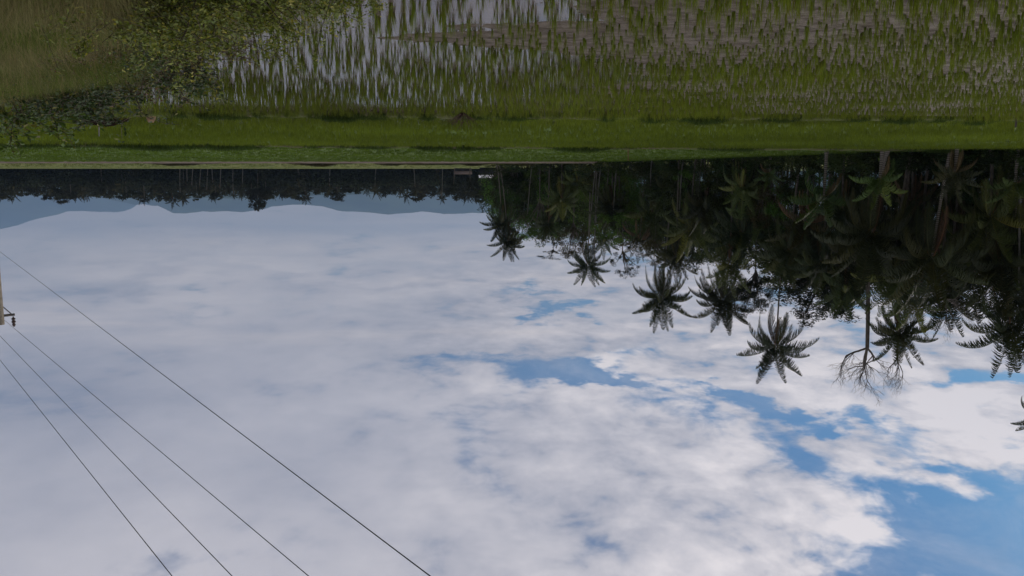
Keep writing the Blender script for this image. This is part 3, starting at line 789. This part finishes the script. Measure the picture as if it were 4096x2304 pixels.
for row, (dy, dv, st) in enumerate([(46, 10, 19), (26, 3, 19), (20, 22, 19), (13, 42, 20), (9, 62, 20), (7, 88, 20)]):
    u = 497 + row * 5
    while u < 1090:
        y = fy(u) * (1 + .0) + dy * (1.6 if u < 620 else 1) + random.uniform(-2, 2)
        hv = pv_(u) - dv * (.55 + .45 * (pv_(u) - 171) / 130) + random.uniform(-9, 3)
        if 748 < u < 770 and row < 2: hv -= 18
        rx = random.uniform(17, 24) * y / F
        if hv > 176:
            topz = at(u, hv, y).z
            rz = min(rx * random.uniform(1.1, 1.7), topz * .5)
            kd = BL_GREEN[cnt % 2] if (520 < u < 650 and cnt % 2 == 0) or cnt % 7 == 3 else (BL_OLIVE if cnt % 13 == 5 else BL[cnt % 4])
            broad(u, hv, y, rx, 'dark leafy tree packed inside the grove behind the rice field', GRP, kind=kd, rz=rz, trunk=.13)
            cnt += 1
        u += st + random.uniform(-3, 3)
# understorey along the field edge
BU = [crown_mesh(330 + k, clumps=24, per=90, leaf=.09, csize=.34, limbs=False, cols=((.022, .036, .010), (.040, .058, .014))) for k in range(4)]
u = 492
while u < 1140:
    y = fy(u) + random.uniform(-1.5, 2.5); x = at(u, 171, y).x
    rx = random.uniform(1.6, 3.2) * (1 if u > 620 else 1.4); hz_ = random.uniform(1.2, 2.8)
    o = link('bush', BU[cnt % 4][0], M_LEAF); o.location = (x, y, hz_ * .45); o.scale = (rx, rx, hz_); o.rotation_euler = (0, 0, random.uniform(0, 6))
    tag(o, 'low dark green bush in the hedge of undergrowth where the grove meets the rice', 'bush', 'undergrowth bushes along the grove edge'); cnt += 1
    u += random.uniform(9, 15)
# thin pale trunks visible inside the grove
def pole_trunk(u0, v0, u1, v1, y, rad, label, group=None):
    a, b2 = at(u0, v0, y), at(u1, v1, y); a.z = max(a.z, 0)
    t = np.linspace(0, 1, 9)[:, None]; p0, p1 = np.array(a), np.array(b2)
    p = p0 + (p1 - p0) * t; p[:, 0] += np.sin(t[:, 0] * 5) * .08; A = Acc(); A.tube(p - np.array([p0[0], p0[1], 0]), np.linspace(rad, rad * .7, 9), 7)
    e = empty('slender_tree', (p0[0], p0[1], 0)); tag(e, label, 'tree', group)
    link('trunk', A.mesh('trunk'), M_DIMBARK, e)
    c = link('crown', BL_AIRY[int(u0) % 2][0], M_LEAF, e); c.location = p[-1] - np.array([p0[0], p0[1], 0]); c.scale = (1.8, 1.8, 1.5)
pole_trunk(596, 166, 587, 252, fy(596) + 1, .16, 'thin pale trunk leaning slightly, first of three side by side under the small far palm')
pole_trunk(601, 166, 593, 250, fy(601) + 1, .17, 'thin pale trunk between two others under the small far palm')
pole_trunk(597, 165, 594, 262, fy(597) + 1, .15, 'straight thin pale trunk, tallest of three side by side under the small far palm')
pole_trunk(532, 166, 527, 214, fy(532) + 1, .14, 'slim leaning pale trunk in the outer green part of the grove')
pole_trunk(617, 165, 613, 210, fy(617) + 1, .13, 'slim pale trunk below the tree with layered boughs')
pole_trunk(652, 159, 650, 186, fy(652) + 1, .12, 'short thin pale trunk low in the dark middle of the grove')
pole_trunk(683, 160, 679, 212, fy(683) + 1, .17, 'short bright pale trunk set against black shade')
pole_trunk(702, 158, 698, 196, fy(702) + 1, .14, 'dim leaning trunk near the bright short trunk')
pole_trunk(1022, 150, 1018, 290, fy(1022) + 1, .14, 'dim upright trunk close to the frame edge')

# bare tree: recursive branching
def bare_tree(u0, v0, forks, u, vtop, y, label, seed, trunk_r=.20, spread=1.0, depth=5, trunk_top=None):
    r = random.Random(seed); A = Acc(); B = Acc()
    base = at(u0, v0, y); top = at(u, trunk_top, y)
    p0 = np.array([base.x, y, 0.0]); p1 = np.array(top)
    t = np.linspace(0, 1, 8)[:, None]; tr = p0 + (p1 - p0) * t; tr[:, 0] += np.sin(t[:, 0] * 6) * .12
    A.tube(tr - p0, np.interp(t[:, 0], [0, 1], [trunk_r * 1.3, trunk_r]), 8)
    H = at(u, vtop, y).z - top.z
    def br(p, d, L, rad, k):
        n = 6; pts = [p]; q = p.copy(); dd = d.copy()
        for i in range(n - 1):
            dd = dd + np.array([r.gauss(0, .16), r.gauss(0, .16), r.gauss(0, .12) + .05]); dd /= np.linalg.norm(dd)
            q = q + dd * L / (n - 1); pts.append(q.copy())
        B.tube(np.array(pts), np.linspace(rad, rad * .6, n), 5 if k > 2 else 3)
        if k <= 0: return
        for _ in range(3 if k > 1 else 4):
            i = r.choice([2, 3, 4, 5, 5]); ax = np.array([r.gauss(0, 1), r.gauss(0, 1), r.gauss(0, .6)]); ax /= np.linalg.norm(ax)
            nd = dd * .8 + ax * .62 * spread; nd[2] += .04; nd /= np.linalg.norm(nd)
            br(pts[i], nd, L * r.uniform(.6, .85), rad * .52, k - 1)
    for ang, el, ln in forks:
        d = np.array([math.cos(R(ang)) * math.cos(R(el)), math.sin(R(ang)) * math.cos(R(el)), math.sin(R(el))])
        br(p1 - p0, d, H * ln, trunk_r * .62, depth - 1)
    e = empty('bare_tree', tuple(p0)); tag(e, label, 'tree')
    link('trunk', A.mesh('trunk'), M_BARK, e); link('branches', B.mesh('branches'), M_BARK, e)
# x grows towards the left-hand side of the upside down photo
bare_tree(868, 150, [(0, 15, .48), (180, 45, .42), (60, 80, .55), (165, 68, .48)], 867, 391, fy(867) + 9, 'leafless tree with forking twigs reaching over the clouds', 12, .27, 1.0, 5, trunk_top=348)
bare_tree(896, 150, [(20, 62, .5), (160, 66, .5), (270, 70, .5)], 897, 387, fy(897) + 14, 'smaller leafless twiggy crown behind the palm beside the bare tree', 9, .14, .9, 5, trunk_top=358)
bare_tree(950, 150, [(185, 35, .6), (195, 60, .6), (170, 20, .5)], 940, 325, 84, 'bare twigs fanning out behind the big fronds of the grove', 5, .14, .9, 5, trunk_top=296)

# ------------------------------------------------------------------ far tree line
FARC = [crown_mesh(400 + k, clumps=22, per=60, leaf=.17, csize=.33, limbs=False, cols=((.030, .036, .022), (.048, .050, .028)), elong=1.2) for k in range(6)]
FARP = [palm_crown(420 + k, 5.0, 15, 12, .34, green=(.038, .042, .026), nbrown=2) for k in range(4)]
def far_tree(u, vtop, y, rpx, label, group=None, palmy=False, airy=False, i=0, pale=False, rzf=None):
    p = at(u, vtop, y); rx = rpx * y / F
    e = empty('coconut_palm' if palmy else 'broadleaf_tree', (p.x, y, 0)); tag(e, label, 'palm tree' if palmy else 'tree', group)
    A = Acc(); z1 = p.z - (rx * .75 if palmy else rx * .9)
    lean = random.gauss(0, .6)
    A.tube([(0, 0, 0), (lean * .5, 0, z1 * .5), (lean, 0, z1)], [.34, .26, .2] if not palmy else [.26, .2, .17], 6)
    link('trunk', A.mesh('trunk'), M_DIMBARK if pale else M_BARK, e)
    if palmy: c = link('crown', FARP[i % 4], M_FARLEAF, e); s = rx / 4.6; c.scale = (s, s, s); c.location = (lean, 0, z1)
    else:
        c = link('crown', FAR_BIG[0][0] if airy else FARC[i % 6][0], M_FARLEAF, e); rz = rx * (rzf or random.uniform(.8, 1.25)); c.scale = (rx, rx, rz); c.location = (lean, 0, p.z - rz)
    c.rotation_euler = (0, 0, random.uniform(0, 6.28))
FAR_BIG = [crown_mesh(450, clumps=44, per=70, leaf=.11, csize=.26, shell=.45, limbs=False, cols=((.030, .034, .026), (.045, .046, .032)))]
TL_U = [-20, 8, 35, 45, 60, 90, 135, 185, 190, 255, 290, 330, 345, 372, 395, 415, 425, 440, 460, 490, 520]
TL_V = [195, 193, 186, 191, 195, 193, 191, 195, 188, 191, 193, 189, 190, 184, 188, 192, 192, 186, 193, 196, 194]
def tl(u): return float(np.interp(u, TL_U, TL_V))
i = 0
for row, (y, dv, st) in enumerate([(664, 0, 9.5), (640, 3, 9.5), (618, 8, 10), (600, 15, 10.5)]):
    u = -15 + row * 3
    while u < 505:
        v = tl(u) + 9.5 - dv * .85 + random.uniform(-4.5, 3)
        pm = (i * 7 % 10) < 4
        yy = y + random.uniform(-10, 10)
        far_tree(u, v, yy, random.uniform(8.5, 12) if not pm else random.uniform(7.5, 10), 'small dark palm in the distant tree line beyond the pale road' if pm else 'small dark leafy tree in the distant tree line beyond the pale road',
                 'palms of the distant tree line' if pm else 'leafy trees of the distant tree line', pm, False, i, pale=(170 < u < 330 and i % 2 == 0))
        i += 1; u += st + random.uniform(-1.5, 2)
far_tree(260, 212.5, 590, 11, 'broad dotted crown rising highest above the distant tree line', airy=True, i=0, rzf=1.25)
far_tree(252, 201, 594, 8, 'leafy tree right beside the tallest crown of the distant tree line', i=2)
far_tree(266, 199, 592, 9, 'wide leafy tree at the foot of the tallest distant crown', i=3)
far_tree(145, 203, 596, 5.5, 'small mushroom shaped crown poking over the distant trees below the hill notch', i=4, rzf=.55)
far_tree(338, 202, 598, 9, 'flat layered crown standing above the distant tree line', airy=True, i=1, rzf=.6)
far_tree(443, 203, 560, 7.5, 'distant palm with pale split trunk standing taller than its neighbours', palmy=True, i=1, pale=True)
far_tree(71, 200, 595, 4, 'narrow distant tree poking above the tree line near the power pole side', i=5)
far_tree(127, 200, 597, 4, 'narrow distant tree just beside the mushroom shaped crown', i=1)
far_tree(197, 202, 597, 5, 'distant tree with a pointed tuft in front of the dark ridge', i=2)
far_tree(216, 202, 597, 5.5, 'distant rounded tree before the dark ridge, next to the pointed tuft', i=3)
for k, (u, v) in enumerate([(470, 197), (482, 198), (492, 197), (455, 195), (500, 196)]):
    far_tree(u, v, 470 - k * 8, 9, 'green leafy tree where the distant tree line meets the palm grove', 'green trees between the distant line and the grove', i=k)
# pale stems among them
for k, (u, v0, v1) in enumerate([(187, 169, 182), (193, 169, 184), (201, 169, 186), (208, 168, 188), (212, 168, 180), (221, 168, 186), (233, 168, 192), (243, 168, 184), (298, 168, 178), (330, 168, 184), (376, 168, 184), (414, 168, 184), (180, 168, 190)]):
    a, b2 = at(u, 171, 588), at(u + random.uniform(-1.5, 1.5), v1 + 3, 588)
    e = empty('coconut_palm', (a.x, 588, 0)); tag(e, 'distant palm with a thin pale stem standing in front of the dark far trees', 'palm tree', 'pale stemmed palms of the distant tree line')
    A = Acc(); A.tube([(0, 0, 0), ((b2.x - a.x) * .6, 0, b2.z * .5), (b2.x - a.x, 0, b2.z)], [.36, .30, .26], 6); link('trunk', A.mesh('trunk'), M_DIMBARK, e)
    c = link('crown', FARP[k % 4], M_FARLEAF, e); c.location = (b2.x - a.x, 0, b2.z); c.scale = (.9, .9, .9); c.rotation_euler = (0, 0, k)
# undergrowth mass at their feet
us = r_.uniform(-30, 510, 4200); ys = r_.uniform(590, 660, 4200)
Pu = np.stack([(512 - us) / F * ys, ys], 1)
def ugbits(seed):
    r = np.random.default_rng(seed); n = 46; q = r.normal(0, 2.2, (n, 3)); q[:, 2] = 11.5 * r.random(n) ** .8
    a = r.normal(0, 1, (n, 3)); a /= np.linalg.norm(a, axis=1)[:, None]; b2 = np.cross(a, r.normal(0, 1, (n, 3))); b2 /= np.linalg.norm(b2, axis=1)[:, None]
    l = 1.9 * r.uniform(.5, 1.3, (n, 1)); V = np.stack([q - a * l / 2, q + b2 * l * .35, q + a * l / 2, q - b2 * l * .35], 1).reshape(-1, 3)
    C = np.repeat(np.array([[.026, .032, .018]]) * r.normal(1, .3, (n, 1)).clip(.4, 1.8), 4, 0); return (V, np.arange(n * 4).reshape(-1, 4), C)
ug = [ugbits(140 + k) for k in range(5)]
stuff_tufts('undergrowth', Pu, r_.uniform(.6, 1.25, len(Pu)), ug, M_FARLEAF, 'dark undergrowth mass below the distant tree line')

# ------------------------------------------------------------------ buildings far away
def plain(name, c, rough=.8, spec=.2):
    mt, b = new_mat(name); g = b.n('ShaderNodeTexCoord').outputs['Object']; n = b.noise(g, 2.5, 5, .65)
    return finish(mt, b, principled(b, b.mix(b.smooth(n, .3, .7), c4(c), c4([q * .75 for q in c])), rough, spec))
M_WALLP = plain('plaster_wall', (.13, .14, .15)); M_ROOFP = plain('sheet_roof', (.62, .60, .60), .5, .4); M_DARKW = plain('dark_opening', (.02, .02, .022)); M_RUST = plain('brown_roof', (.075, .06, .05), 1, 0)
def house(u, y, w, d, h, rh, label, roofm, wallm, name='house', rz=0.0):
    x = at(u, 171, y).x; e = empty(name, (x, y, 0)); e.rotation_euler = (0, 0, rz); tag(e, label, 'house')
    A = Acc(); A.box((0, 0, h / 2), w, d, h); link('wall', A.mesh('wall', False), wallm, e)
    A = Acc(); o = .5
    A.add([(-w/2-o, -d/2-o, h-.1), (w/2+o, -d/2-o, h-.1), (w/2+o, 0, h+rh), (-w/2-o, 0, h+rh), (-w/2-o, d/2+o, h-.1), (w/2+o, d/2+o, h-.1),
           (-w/2-o, -d/2-o, h-.02), (w/2+o, -d/2-o, h-.02), (w/2+o, 0, h+rh+.1), (-w/2-o, 0, h+rh+.1), (-w/2-o, d/2+o, h-.02), (w/2+o, d/2+o, h-.02)],
          [(0, 3, 2, 1), (3, 4, 5, 2), (6, 7, 8, 9), (9, 8, 11, 10), (0, 1, 7, 6), (4, 10, 11, 5), (0, 6, 9, 3), (3, 9, 10, 4), (1, 2, 8, 7), (2, 5, 11, 8)])
    link('roof', A.mesh('roof', False), roofm, e)
    for k in (-1, 1):
        A = Acc(); A.box((k * w * .28, -d / 2 - .01, h * .55), w * .2, .06, h * .42); link('window', A.mesh('window', False), M_DARKW, e)
    A = Acc(); A.box((0, -d / 2 - .01, h * .36), w * .14, .06, h * .7); link('door', A.mesh('door', False), M_DARKW, e)
house(489, 425, 10, 9, 4.3, 1.5, 'low building with a whitish sheet roof where the grove meets the distant trees', M_ROOFP, M_DARKW)
house(463, 520, 11, 7, 2.2, 2.0, 'small dark hut with a brownish roof near the whitish roofed building', M_RUST, M_DARKW, 'hut')
house(23, 604, 7, 7, 7.0, 1.6, 'pale two storey house half hidden in the distant tree line', plain('grey_roof', (.16, .17, .19)), M_WALLP)

# ------------------------------------------------------------------ power pole and lines
mt, b = new_mat('pole_concrete'); g = b.n('ShaderNodeTexCoord').outputs['Object']; n1 = b.noise(g, 5, 6, .7)
M_POLE = finish(mt, b, principled(b, b.mix(b.smooth(n1, .3, .7), (.20, .17, .13, 1), (.34, .30, .24, 1)), .85, .2, bump(b, n1, .02)))
M_STEEL = plain('dark_steel', (.055, .045, .042), .6, .4); M_CERAM = plain('brown_ceramic', (.05, .025, .02), .3, .5); M_WIRE = plain('wire_metal', (.11, .11, .12), .5, .4)
H = 9.6
w2a, w2b = zplane(14.3, 328.5, H), zplane(308, 576, H)
D = (w2b - w2a); D.z = 0; D.normalize(); N = Vector((-D.y, D.x, 0))
if N.x < 0: N = -N                                # N points out of the picture, past the pole
pole_base = w2a + N * .50; pole_base.z = 0
pe = empty('power_pole', pole_base); tag(pe, 'tall pale concrete power pole with a crossarm at the picture edge', 'utility pole')
A = Acc(); A.tube([(0, 0, -.2), (0, 0, 4), (0, 0, H - .25)], [.27, .215, .145], 12)
A.tube([(0, 0, H - .25), (0, 0, H - .24)], [.145, .001], 12); link('pole', A.mesh('pole'), M_POLE, pe)
arm_z = H - .62; ang = math.atan2(N.y, N.x)
A = Acc(); c0 = N * .85; A.box((c0.x - D.x * .2, c0.y - D.y * .2, arm_z), 2.9, .10, .10, ang); link('crossarm', A.mesh('crossarm', False), M_STEEL, pe)
for s_ in (-1, 1):
    A = Acc(); q = N * (.5 * s_); A.tube([(q.x, q.y, arm_z), (0, 0, arm_z - .62)], .025, 6); link('brace', A.mesh('brace'), M_STEEL, pe)
def insulator(off):
    A = Acc(); q = N * off
    zs = [0, .05, .08, .12, .15, .2, .24, .28, .32, .36, .42]; rs = [.03, .03, .085, .085, .045, .09, .09, .045, .075, .07, .03]
    A.tube([(q.x, q.y, arm_z + .05 + z * 1.15) for z in zs], rs, 10); link('insulator', A.mesh('insulator'), M_CERAM, pe)
for off in (-.50, .72, 2.2): insulator(off)
def wire(pa, pb, z, label, rad=.009):
    a, b2 = zplane(pa[0], pa[1], z), zplane(pb[0], pb[1], z); d = (b2 - a).normalized()
    L0, L1 = -42, (b2 - a).length + 16
    t = np.linspace(L0, L1, 80); pts = np.array(a)[None] + np.array(d)[None] * t[:, None]
    o_ = np.array([pts[0, 0], pts[0, 1], 0])
    A = Acc(); A.tube(pts - o_, rad, 6); o = link('power_line', A.mesh('power_line'), M_WIRE); o.location = o_
    tag(o, label, 'wire', 'power lines leaving the pole')
wire((14.3, 328.5), (308.5, 576), H, 'high wire tied to the insulator at the near end of the crossarm')
wire((0, 336), (232, 576), H, 'high wire running between the insulator wire and the outermost wire')
wire((0, 360), (172, 576), H, 'outermost high wire, closest to the picture corner')
d5 = (pole_base.y); wire((5, 255.5), (430, 576), CAMH + (at(5, 255.5, pole_base.y).z - CAMH), 'lowest wire leaving the pole shaft well below the crossarm', .0065)

# ------------------------------------------------------------------ small things in the fields
def stake(u, v, h, rad, lean, label, mat, z=0.0):
    p = ground(u, v, z); A = Acc(); A.tube([(0, 0, -.1), (lean * .5, 0, h * .5), (lean, 0, h)], [rad, rad, rad * .8], 7)
    o = link('stake', A.mesh('stake'), mat); o.location = p; tag(o, label, 'stake')
stake(98.5, 113, .95, .028, .05, 'thin pale stake standing beside the dark wet soil near the bank', M_PALEBARK)
stake(1017, 114, .55, .05, 0, 'short dark stake on the near bund close to the grove side', M_BARK)
stake(628, 148, 1.3, .06, -.05, 'short brown stake alone in the smooth green rice before the grove', plain('tan_wood', (.16, .10, .05)))
# dark wet soil heap between bank and bund, and a clod beside it
def heap(name, u0, u1, v, hgt, wid, mat, label, cat, seed, y=None):
    a, b2 = ground(u0, v), ground(u1, v); n = 60; A = Acc(); V = []
    c = (a + b2) / 2; L = (a - b2).length
    for j in range(14):
        q = j / 13 * 2 - 1
        for i_ in range(n):
            p = i_ / (n - 1) * 2 - 1; f = max(0, 1 - p ** 4) * max(0, 1 - q * q)
            nz = float(pnoise(np.array(p * L), np.array(q * wid), .35, seed, 4))
            V.append((p * L / 2, q * wid / 2 * (.7 + .6 * nz), -.06 + f * hgt * (.7 + .6 * nz)))
    Q = [(j * n + i_, j * n + i_ + 1, (j + 1) * n + i_ + 1, (j + 1) * n + i_) for j in range(13) for i_ in range(n - 1)]
    A.add(V, Q); o = link(name, A.mesh(name), mat); o.location = (c.x, c.y, 0); return tag(o, label, cat)
M_BLACKSOIL = plain('black_soil', (.014, .010, .007), 1, 0)
heap('soil_heap', 66, 134, 113.2, .55, 1.6, M_BLACKSOIL, 'long low heap of black wet soil between the weedy bank and the bund', 'soil heap', 3)
heap('clod', 146, 155, 113.2, .42, .6, plain('tan_clay', (.17, .11, .06)), 'small tan clay clod at the end of the black soil heap', 'clod', 5)

def twiggy(u, v, h, n, seed, label, col_mat, z=.1, name='dead_plant', sp=.6, leaves=None, cat='plant'):
    r = random.Random(seed); B = Acc(); p = ground(u, v, z)
    for k in range(n):
        a = r.uniform(0, 2 * PI); d = np.array([math.cos(a) * sp, math.sin(a) * sp, 1.0]); d /= np.linalg.norm(d); q = np.zeros(3); pts = [q.copy()]
        for s_ in range(5):
            d = d + np.array([r.gauss(0, .2), r.gauss(0, .2), -.06]); d /= np.linalg.norm(d); q = q + d * h / 5 * r.uniform(.7, 1.2); pts.append(q.copy())
            if s_ > 1:
                e = q + np.array([r.gauss(0, .4), r.gauss(0, .4), .3]) * h * .3; B.tube([q, e], [.006, .003], 3)
        B.tube(pts, np.linspace(.014, .005, 6), 4)
    o = link(name, B.mesh(name), col_mat); o.location = p; return tag(o, label, cat)
M_DEADBR = plain('dead_stem', (.07, .04, .03))
twiggy(463, 112, .75, 26, 4, 'dark twiggy dead plant on the near bund in the middle of the fields', M_DEADBR, .15, sp=.9)

# ------------------------------------------------------------------ bank vegetation
def shrub_mesh(seed, H_=.8, Wd=1.2, stems=34, leaves=5200, leaf=.045, c1=(.075, .095, .014), c2=(.045, .075, .012), c3=(.13, .125, .02), arch=.6):
    r = np.random.default_rng(seed); A = Acc(); B = Acc(); pl = []; dl = []
    for k in range(stems):
        a = r.uniform(0, 2 * PI); el = r.uniform(.15, 1.3); L_ = r.uniform(.6, 1.1)
        d = np.array([math.cos(a) * math.cos(el) * Wd, math.sin(a) * math.cos(el) * Wd, math.sin(el) * H_ * 1.25]) * L_
        n = 9; t = np.linspace(0, 1, n)[:, None]
        p = np.array([r.normal(0, .08), r.normal(0, .08), -.1]) + d * t; p[:, 2] -= (t[:, 0] ** 2.2) * arch * .35 * np.hypot(d[0], d[1]); p += np.cumsum(r.normal(0, .014, p.shape), 0)
        B.tube(p, np.linspace(.011, .003, n), 4)
        for q in range(7):
            i0 = r.integers(3, n); e = p[i0] + r.normal(0, .17, 3) * np.array([Wd, Wd, .8]); B.tube([p[i0], (p[i0] + e) / 2 + r.normal(0, .02, 3), e], [.004, .003, .002], 3)
            pl.append(np.linspace(p[i0], e, 8)[1:]); dl.append(np.tile(e - p[i0], (7, 1)))
        pl.append(p[3:]); dl.append(np.tile(d, (n - 3, 1)))
    P_ = np.concatenate(pl); D_ = np.concatenate(dl)
    ix = r.integers(0, len(P_), leaves); p = P_[ix] + r.normal(0, .028, (leaves, 3)); d = D_[ix] / (np.linalg.norm(D_[ix], axis=1)[:, None] + 1e-6)
    a = d * .5 + r.normal(0, .6, (leaves, 3)); a[:, 2] *= .6; a /= np.linalg.norm(a, axis=1)[:, None]
    b2 = np.cross(a, r.normal(0, 1, (leaves, 3)) * [.5, .5, 1]); b2 /= np.linalg.norm(b2, axis=1)[:, None]
    l = leaf * r.uniform(.5, 1.25, (leaves, 1)); w = l * .52
    nrm = np.cross(a, b2)
    V = np.stack([p - a * l * .5, p - a * l * .1 + b2 * w * .5 + nrm * l * .08, p + a * l * .5, p - a * l * .1 - b2 * w * .5 + nrm * l * .08], 1).reshape(-1, 3)
    f = r.random((leaves, 1)); C = np.array(c1) * (1 - f) + np.array(c2) * f
    yl = r.random(leaves) < .12; C[yl] = c3; C = C * r.normal(1, .2, (leaves, 1)).clip(.5, 1.6)
    A.add(V, np.arange(leaves * 4).reshape(-1, 4), np.repeat(C, 4, 0))
    return A.mesh('leaves', False), B.mesh('stems')
M_SHRUB = leaf_mat('shrub_leaf', (1, 1, 1), .3, .5, .3, .08); M_STEM = plain('shrub_stem', (.07, .055, .035))
def shrub(x, y, s, sh, label, cat='shrub', name='shrub', sz=1.0, rz=0.0):
    z = float(bank_h(np.array([x]), np.array([y]))[0]); e = empty(name, (x, y, max(z, -.05))); tag(e, label, cat)
    for nm, me, mm in (('foliage', sh[0], M_SHRUB), ('stems', sh[1], M_STEM)):
        o = link(nm, me, mm, e); o.scale = (s, s, s * sz); o.rotation_euler = (0, 0, rz)
    return e
SH_A = shrub_mesh(1, .82, 1.25, 54, 14000, .046, c1=(.16, .18, .022), c2=(.09, .13, .018), c3=(.26, .24, .03))
SH_B = shrub_mesh(2, .7, .9, 30, 4200, .055, c1=(.035, .06, .012), c2=(.025, .045, .012))
SH_C = shrub_mesh(3, .6, .8, 30, 3600, .045, c1=(.065, .06, .022), c2=(.085, .055, .03), c3=(.12, .06, .03))
SH_D = shrub_mesh(4, .7, .9, 30, 3600, .06, c1=(.08, .13, .018), c2=(.055, .09, .016))
shrub(2.75, 7.9, 1.1, SH_A, 'nearest yellow-green small leaved shrub reaching over the open water')
shrub(3.75, 8.4, 1.1, SH_A, 'small leaved shrub on the bank, behind the one reaching over the water', rz=2.1)
shrub(1.75, 8.3, .8, SH_A, 'lowest twiggy tip of yellow-green shrub, in front of open water', rz=4)
shrub(5.4, 12.3, 1.15, SH_B, 'dark green shrub with a black shady hollow at the water edge', sz=1.1)
shrub(6.2, 13.4, 1.0, SH_D, 'fresh green leafy shrub beside the dark hollow', sz=.9)
shrub(6.9, 12.2, 1.0, SH_C, 'brownish withered shrub on the bank top behind the dark shrub')
for (u_, v_, s_, k_, lab) in [(196, 62, .9, SH_C, 'brown and olive shrub midway along the bank, behind the fresh green one'),
        (168, 68, 1.3, SH_B, 'dark green shrub at the water edge, midway along the bank'),
        (142, 73, 1.4, SH_C, 'brown withered shrub between two dark green shrubs midway along the bank'),
        (108, 77, 1.6, SH_B, 'broad dark green shrub on the far part of the bank'),
        (66, 80, 1.7, SH_B, 'second broad dark shrub on the far part of the bank, nearer the pole side'),
        (24, 84, 1.8, SH_D, 'green shrub at the picture edge on the far part of the bank'),
        (88, 92, 1.5, SH_C, 'rusty shrub just before the black soil heap'),
        (44, 96, 1.6, SH_B, 'dark shrub low on the bank behind the broad dark ones')]:
    q_ = zplane(u_, v_, .35); shrub(q_.x, q_.y, s_ * 1.45, k_, lab, sz=.85, rz=u_)
shrub(20.6, 29.4, 1.4, SH_C, 'reddish brown dead bush low at the end of the bank', sz=.65)
shrub(21.8, 31.6, 1.2, SH_D, 'pale green bush at the very end of the bank', sz=.7)
# grass: three colours, sampled more densely close by
nG = 27000
yy = 6.6 * np.exp(r_.random(nG) ** .85 * math.log(60 / 6.6)); uu = r_.uniform(-170, 420, nG); xx = (512 - uu) / F * yy
dd = bank_dist(xx, yy); ok = (dd > -.15) & (yy < 60) & ~((yy < 8.6 + (uu - 150) * .004) & (uu > 140)); xx, yy, dd = xx[ok], yy[ok], dd[ok]
zz = bank_h(xx, yy); nz = pnoise(xx, yy, 1.6, 71, 3); dry = pnoise(xx, yy, 1.3, 72, 4)
hf = lambda x, y: bank_h(x, y) - .02
gA = [coarse(13, .78, 150 + k, .16, .013, (.11, .145, .030), 4, .9) for k in range(6)]
gB = [coarse(12, .85, 160 + k, .16, .011, (.165, .155, .072), 4, .8) for k in range(6)]
gC = [coarse(13, .42, 170 + k, .15, .018, (.060, .085, .018), 3, .9) for k in range(5)]
isdry = (dry + (dd.clip(0, 6) - 2) * .06 + r_.normal(0, .13, len(xx))) > .66
isdark = (~isdry) & (nz < .47)
base = ~isdry & ~isdark
sc = (.55 + .9 * nz) * np.interp(yy, [7, 10, 14, 30, 60], [.75, .75, .72, .95, 1.3]) * np.interp(dd, [-.1, .6], [.6, 1.0])
XY = np.stack([xx, yy], 1)
stuff_tufts('grass', XY[base], sc[base], gA, M_GRASS, 'green bank grass in loose tufts', zf=hf)
stuff_tufts('grass', XY[isdry], sc[isdry] * 1.05, gB, M_GRASS, 'dry straw coloured grass on top of the bank', zf=hf)
stuff_tufts('weeds', XY[isdark], sc[isdark], gC, M_GRASS, 'dark broad bladed weeds low on the bank', zf=hf)
gS = [coarse(4, 1.05, 180 + k, .10, .006, (.26, .20, .10), 4, .45) for k in range(5)]
ss_ = r_.random(len(xx)) < .10
stuff_tufts('grass', XY[ss_], .55 + .4 * nz[ss_], gS, M_GRASS, 'thin pale seed stalks standing out of the bank grass', zf=hf)
# leafy ground weeds with small round leaves and reddish seed heads
def leafbits(n, seed, s, c):
    r = np.random.default_rng(seed); p = r.normal(0, .16, (n, 3)); p[:, 2] = r.uniform(.0, .34, n) * (1 - (np.hypot(p[:, 0], p[:, 1]) * 2).clip(0, .8)) * 1.3
    a = r.normal(0, 1, (n, 3)); a[:, 2] *= .5; a /= np.linalg.norm(a, axis=1)[:, None]; b2 = np.cross(a, r.normal(0, 1, (n, 3))); b2 /= np.linalg.norm(b2, axis=1)[:, None]
    l = s * r.uniform(.5, 1.3, (n, 1)); V = np.stack([p - a * l / 2, p + b2 * l * .3, p + a * l / 2, p - b2 * l * .3], 1).reshape(-1, 3)
    C = np.repeat(np.array(c)[None] * r.normal(1, .25, (n, 1)).clip(.4, 1.7), 4, 0); return (V, np.arange(n * 4).reshape(-1, 4), C)
lb = [leafbits(60, 500 + k, .032, c) for k, c in enumerate([(.05, .08, .014), (.065, .09, .018), (.04, .06, .014), (.10, .09, .03), (.13, .07, .04)])]
sel = (r_.random(len(xx)) < .30) & ((dd < 3.5) | (nz > .6))
stuff_tufts('weeds', XY[sel], (.7 + .9 * nz[sel]) * np.interp(yy[sel], [7, 20, 60], [.9, 1.2, 2.2]), lb, M_SHRUB, 'small leaved weeds creeping through the bank grass', zf=hf)
